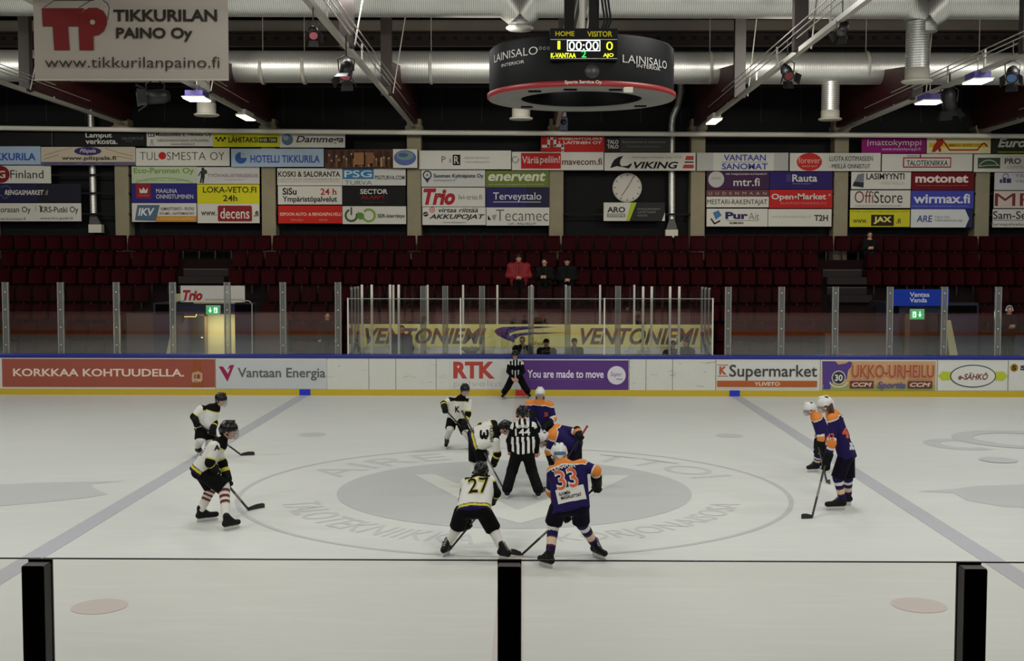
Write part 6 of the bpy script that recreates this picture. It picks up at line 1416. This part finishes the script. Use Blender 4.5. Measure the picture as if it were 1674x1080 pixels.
# --- white player left of the face-off, facing us
Y = 4.4
Jp = dict(h=(760, 637, -.16), n=(754, 650, -.04), sl=(734, 655, .05), sr=(767, 657, -.02), el=(725, 660, -.08), er=(765, 677, -.12), wl=(728, 670, -.28), wr=(757, 697, -.30),
          pl=(739, 684, .12), pr=(752, 685, .10), kl=(736, 700, -.02), kr=(761, 706, -.12))
st = (at(723, 664, Y - .25), ground(792, 738), ground(800, 744))
ax = sdir(st[1], st[0])
J, b = player(Jp, Y, 'white', 'person in white jersey facing us, leaning on a stick, below the red capitals advert', GW, (.5, -1, -.3), [((731, 729), (729, 735)), ((769, 733), (772, 738))], .94, (ax, ax), None, helm_s=1.0, h=.0125, bulk=.95)
lay_text(b, 'K', 744, 664, 752, 674, Y, M_BLK, .03)
stick(st[0], st[1], st[2], 'hockey stick of the white player leaning forward beyond the faceoff')
# --- linesman by the boards
Y = 13.2
Jp = dict(h=(842, 580, -.22), n=(842.5, 590, -.1), sl=(833, 594, -.05), sr=(852.5, 594, -.05), el=(831, 607, -.08), er=(855, 607, -.08), wl=(840, 620, -.26), wr=(845, 620, -.26),
          pl=(838.5, 615, .12), pr=(848.5, 615, .12), kl=(830, 632, -.06), kr=(857, 631, -.06))
J, b = player(Jp, Y, 'ref', 'person in striped linesman jersey crouching with hands together in front of the boards', GO, (0, -1, -.15), [((825, 649.5), (821, 653)), ((862, 648.5), (866, 652))], .98, ((0, 0, 1), (0, 0, 1)), None, cage=False, visor=True, trousers=True, h=.017, bulk=.85)
# --- left pair in white
Y = -2.6
Jp = dict(h=(374, 703, .0), n=(362, 724, .0), sl=(350, 730, -.21), sr=(353, 729, .22), el=(343, 756, -.29), er=(364, 757, .22), wl=(354, 770, -.16), wr=(374, 788, .12),
          pl=(327, 768, -.12), pr=(329, 768, .12), kl=(366, 797, -.14), kr=(346, 796, .16))
st = (at(350, 766, Y - .16), ground(407.5, 834), ground(431, 829))
ax = sdir(st[1], st[0])
J, b = player(Jp, Y, 'white', 'person in white jersey with striped socks, front one of the pair at the left', GW, (1, -.05, -.12), [((366, 868), (391, 863)), ((322.5, 854), (356, 850))], .97, (ax, ax), None, sock=sock_striped, helm_s=1.12, h=.0105, bulk=1.04, lift=(0, .0))
lay_text(b, '7', 322, 727, 339, 745, Y, M_BLK, .04)
lay_text(b, 'A', 350, 727, 360, 736, Y, M_BLK, .03)
stick(st[0], st[1], st[2], 'hockey stick of the front white player at the left, blade pointing right')
Y = 3.1
Jp = dict(h=(361, 653, -.06), n=(352, 666, .0), sl=(328, 669, -.12), sr=(351, 671, .14), el=(317, 681, -.18), er=(350, 693, .0), wl=(322, 692, -.3), wr=(347, 706, -.2),
          pl=(330, 699, -.05), pr=(343, 700, .12), kl=(328, 718, -.12), kr=(344, 718, .1))
st = (at(322, 690, Y - .28), ground(396, 744.5), ground(416, 743.5))
ax = sdir(st[1], st[0])
J, b = player(Jp, Y, 'white', 'person in white jersey half hidden at the left, rear one of the white pair', GW, (1, -.5, -.3), [((322, 743), (331, 746)), ((338, 746), (350, 750))], .97, (ax, ax), None, helm_s=1.06, h=.0125, bulk=1.05)
stick(st[0], st[1], st[2], 'hockey stick of the rear white player at the left')
# --- right pair in navy
Y = -1.45
Jp = dict(h=(1349, 661, .0), n=(1360, 676, .0), sl=(1361, 684, -.20), sr=(1369, 682, .2), el=(1360, 724, -.30), er=(1357, 722, .24), wl=(1349, 762, -.22), wr=(1352, 752, .1),
          pl=(1383, 742, -.10), pr=(1385, 742, .10), kl=(1370, 781, -.12), kr=(1386, 780, .10))
st = (at(1353, 742, Y - .18), ground(1327, 847), ground(1311, 848))
ax = sdir(st[1], st[0])
J, b = player(Jp, Y, 'navy', 'person in navy jersey with 42 on the sleeve, front of the right pair', GN, (-1, .25, -.35), [((1381, 833), (1350, 834)), ((1391, 826), (1368, 826))], 1.0, (ax, ax), None, hair=M_HAIRB, helm_s=1.0, h=.0105, bulk=.96)
lay_text(b, '42', 1351.5, 708, 1364, 718.5, Y, M_ON, .02)
lay_text(b, '4', 1377, 694, 1389, 716, Y, M_ON, .05)
lay_text(b, 'I', 1389, 723, 1399, 735, Y, M_WJ, .4)
stick(st[0], st[1], st[2], 'hockey stick planted upright in front of the navy 42 at the right')
Y = 1.85
Jp = dict(h=(1324, 668, .0), n=(1333, 680, .0), sl=(1336, 686, -.18), sr=(1341, 685, .2), el=(1342, 716, -.24), er=(1338, 712, .22), wl=(1338, 738, -.2), wr=(1335, 735, .1),
          pl=(1350, 722, -.10), pr=(1352, 722, .10), kl=(1338, 744, -.10), kr=(1350, 745, .12))
st = (at(1337, 725, Y - .18), ground(1352, 789), ground(1360, 792))
ax = sdir(st[1], st[0])
J, b = player(Jp, Y, 'navy', 'person in navy jersey mostly hidden behind the 42, rear one of the right pair', GN, (-1, .1, -.35), [((1338, 771), (1320, 772)), ((1352, 766), (1338, 766))], .95, (ax, ax), None, helm_s=1.0, h=.0125)
stick(st[0], st[1], st[2], 'hockey stick of the rear navy player at the right, mostly behind the legs', blade_tip=M_TAPE)

# ================================================================ PEOPLE BEHIND THE GLASS AND IN THE STAND
def civilian(px, py, Y, zfloor, label, jacket, hat=None, hairm=None, face=(0, -1, -.1), sit=False, s=1.0, w=1.0, hands='lap', group=None, h=.02, trim=None, item=None):
    """head centre given by pixel and distance; standing or sitting on what is there"""
    c = V3(at(px, py, Y)); M = head_frame(face); f = unit((face[0], face[1], 0)); r = unit(np.cross(f, (0, 0, 1))); z = V3((0, 0, 1))
    n = c - z * .17 * s - f * .04; tor = .50 * s
    hip = n - z * tor - f * .04
    J = dict(n=n, sl=n - z * .06 * s - r * .185 * s * w, sr=n - z * .06 * s + r * .185 * s * w, pl=hip - r * .09 * s, pr=hip + r * .09 * s)
    B = Blob(); head_blob(B, c, M, s); B.cap(c - z * .08 * s, n, .048 * s, .055 * s, 'neck')
    B.cap(J['sl'], J['sr'], .05 * s, .05 * s, 'skin').cap(n, hip, .10 * s, .11 * s, 'skin')
    for q, sg in (('l', -1), ('r', 1)):
        S_ = J['s' + q]; E_ = S_ - z * .27 * s + r * sg * .07 * s * w - f * .02
        Wr = {'lap': hip + f * .22 * s + r * sg * .05 + z * .12 * s, 'chest': n - z * .28 * s + f * .24 * s + r * sg * .05, 'down': E_ - z * .24 * s + f * .06}[hands]
        J['e' + q] = E_; J['w' + q] = Wr
        B.cap(S_, E_, .045 * s, .038 * s, 'skin').cap(E_, Wr, .038 * s, .028 * s, 'skin'); hand_blob(B, Wr, E_, r, s, 'hand')
        if sit: K_ = hip + f * .40 * s + r * sg * .11 - z * .02; A_ = K_ - z * .40 * s + f * .02
        else: K_ = hip - z * .42 * s + f * .03 + r * sg * .10; A_ = K_ - z * .40 * s - f * .02
        if A_[2] < zfloor + .08: A_[2] = zfloor + .08
        J['k' + q] = K_; J['a' + q] = A_
        B.cap(J['p' + q], K_, .08 * s, .055 * s, 'skin').cap(K_, A_, .052 * s, .038 * s, 'skin')
    o = blob_obj('person', B, h * .9, .02, [M_SKIN, M_EYE, M_LIP], lambda C, tg, t: face_colour(C, tg, c, M, s, 0, 1, 2))
    base = (hip[0], hip[1], zfloor); o.data.transform(Matrix.Translation(-Vector(base))); o.location = base
    tag(o, label, 'person', group)
    B = Blob(); cl = (tuple(hip - z * .14 * s), (0, 0, -1))
    B.cap(J['sl'] * .9 + n * .1, J['sr'] * .9 + n * .1, .082 * s * w, .082 * s * w, 'body').cap(n - z * .03, hip - z * .04, .12 * s * w, .15 * s * w, 'body', cl).cap(n, n - z * .05, .075 * s, .10 * s, 'collar')
    for q in 'lr':
        B.cap(J['s' + q], J['p' + q] - z * .05, .10 * s * w, .13 * s * w, 'body', cl); B.cap(J['s' + q], J['e' + q], .078 * s * w, .068 * s * w, 'arm'); B.cap(J['e' + q], J['e' + q] * .12 + J['w' + q] * .88, .066 * s * w, .05 * s, 'arm')
    def jc(C, tg, t):
        q = (C - n) @ r; o_ = np.zeros(len(C), int); o_[(abs(q) < .012) & (((C - n) @ f) > 0) & (tg == 'body')] = 1; return o_
    blob_obj('jacket', B, h, .035, [jacket, trim or M_BLK], jc, o)
    B = Blob(); B.cap(J['pl'], J['pr'], .125 * s, .125 * s, 'leg')
    for q in 'lr': B.cap(J['p' + q], J['k' + q], .10 * s, .075 * s, 'leg'); B.cap(J['k' + q], J['a' + q], .074 * s, .06 * s, 'leg')
    blob_obj('trousers', B, h, .03, [M_BLK], None, o)
    for q in 'lr':
        B = Blob(); a = J['a' + q]; B.cap(a - z * .035, a - z * .04 + f * .15 * s, .045 * s, .038 * s, 'shoe'); blob_obj('shoe', B, h, .02, [M_BOOT], None, o)
    X, Fw, Uh = M[:, 0], M[:, 1], M[:, 2]
    if hat is not None:
        B = Blob(); B.ell(c + Uh * .055 * s - Fw * .012 * s, M, (.088 * s, .105 * s, .085 * s), 'hat', (tuple(c + Uh * .035 * s), tuple(unit(-Uh + Fw * .1)))); blob_obj('hat', B, h * .8, .02, [hat], None, o)
    if hairm is not None:
        B = Blob(); B.ell(c + Uh * .045 * s - Fw * .02 * s, M, (.085 * s, .10 * s, .085 * s), 'hair', (tuple(c + Uh * .03 * s + Fw * .02 * s), tuple(unit(Fw * .75 - Uh * .5)))); B.cap(c - Fw * .06 * s + Uh * .02 * s, c - Fw * .06 * s - Uh * .06 * s, .06 * s, .05 * s, 'hair'); blob_obj('hair', B, h * .8, .02, [hairm], None, o)
    return J, o, c, M
ZB = 0.2
M_JN = mat('jacket_navy', (44, 48, 66), 0.75, noise=0.12, nscale=8, bump=0.1); M_JR = mat('jacket_red', (132, 20, 30), 0.7, noise=0.12, nscale=8, bump=0.1); M_JG = mat('jacket_olive', (44, 44, 38), 0.75, noise=0.12, nscale=8, bump=0.1)
bp = MB(); bp.box((at(700, 570, 15.2).x, 15.12, .52), (at(1150, 570, 15.2).x, 15.5, .57), M_BEIGE)
bench = bp.build('team_bench', origin=(1, 15.3, .2)); tag(bench, 'long plank bench behind the boards that the capped people sit on', 'bench')
for bxp in (-2, 0, 2, 4): b = MB(); b.box((bxp, 15.2, .2), (bxp + .08, 15.45, .52), M_BEIGE); b.build('leg', bench)
civilian(657, 539, 15.0, ZB, 'broad person in dark navy jacket standing at the left end of the bench boxes', M_JN, None, M_HAIRK, (.5, -1, -.15), False, 1.04, 1.15, 'down')
civilian(854, 557, 15.3, ZB, 'bare headed person in dark jacket directly behind the crouching linesman', M_DKJ, None, M_HAIRB, (0, -1, -.1), True, 1.0, 1.05, 'lap', trim=M_STICKY)
civilian(893, 561, 15.3, ZB, 'person in dark cap and jacket sitting second right of the linesman', M_DKJ, M_BLK, None, (-.3, -1, -.2), True, 1.0, 1.05, 'lap')
civilian(939, 560, 15.3, ZB, 'person in knit cap and round badge jacket sitting below the slanted V letter', M_JG, M_BLK, None, (.2, -1, -.15), True, 1.0, 1.0, 'lap', trim=M_STICKY)
civilian(1100, 564, 15.3, ZB, 'left one of two huddled people in olive jackets at the right bench box', M_JG, M_BLK, None, (.6, -1, -.4), True, 1.0, 1.1, 'lap')
civilian(1121, 561, 15.35, ZB, 'right one of two huddled people in olive jackets at the right bench box', M_JG, None, M_HAIRK, (-.9, -.6, -.4), True, 1.0, 1.1, 'lap')
civilian(535.5, 517, 17.6, .2, 'dark dressed person behind the far glass left of the bench boxes', M_DKJ, None, M_HAIRK, (.3, -1, -.1), False, 1.0, 1.0, 'down')
civilian(848, 423, ROWY[4] - .02, ZST[4], 'person in a red jacket with dark hood sitting in the stand', M_JR, M_HAIRK, M_HAIRK, (0, -1, -.1), True, 1.12, 1.25, 'lap')
civilian(890, 429, ROWY[4] - .02, ZST[4], 'left one of two dark dressed people right of the red jacket in the stand', M_DKJ, None, M_HAIRK, (-.2, -1, -.3), True, 1.05, 1.05, 'chest')
civilian(927, 428, ROWY[4] - .02, ZST[4], 'right one of two dark dressed people in the stand, light badge on the arm', M_DKJ, M_BLK, None, (0, -1, -.1), True, 1.08, 1.1, 'lap')
civilian(1422, 384.5, ROWY[6] - .35, ZST[5] + .35, 'lone dark dressed person at the top row under the yellow web address board', M_DKJ, None, M_HAIRK, (-.1, -1, -.1), False, .95, .9, 'chest')
J, o, c, M = civilian(1650, 507, 15.4, ZB, 'dark dressed person wearing white headphones standing behind the glass at the right', M_DKJ, None, M_HAIRK, (0, -1, -.1), False, 1.02, 1.0, 'chest')
b = MB(); X, Fw, Uh = M[:, 0], M[:, 1], M[:, 2]
b.tube([Vector(c + X * .095 * math.cos(a) + Uh * (.01 + .125 * math.sin(a))) for a in [math.pi * k / 10 for k in range(11)]], .016, M_WH, 8)
for q in (-1, 1): b.tube([Vector(c + X * q * .078), Vector(c + X * q * .105)], .036, M_WH, 12)
b.build('headphones', o)
# small things behind the benches' glass
p = at(769, 573, 15.2); r = empty('bundle_stool', (p.x, 15.2, ZB)); tag(r, 'grey green lumpy bundle on thin legs behind the bench glass', 'stool')
B = Blob(); rr = random.Random(2)
for k in range(9): B.ell((p.x - .18 + .045 * k, 15.2 + rr.uniform(-.06, .06), p.z + rr.uniform(-.02, .06)), np.eye(3), (.09, .1, .06 + rr.uniform(0, .03)), 'x')
blob_obj('bundle', B, .02, .03, [mat('cloth_grey_green', (136, 142, 122), .8, noise=.25, nscale=14, bump=.3)], None, r)
b = MB(); b.box((p.x - .24, 15.05, p.z - .1), (p.x + .24, 15.35, p.z - .07), M_STICKY); b.build('seat', r)
for sx in (-1, 1):
    for sy in (-1, 1): b = MB(); b.tube([(p.x + sx * .15, 15.2 + sy * .1, p.z - .08), (p.x + sx * .25, 15.2 + sy * .14, ZB)], .014, M_STICKY, 6); b.build('leg', r)
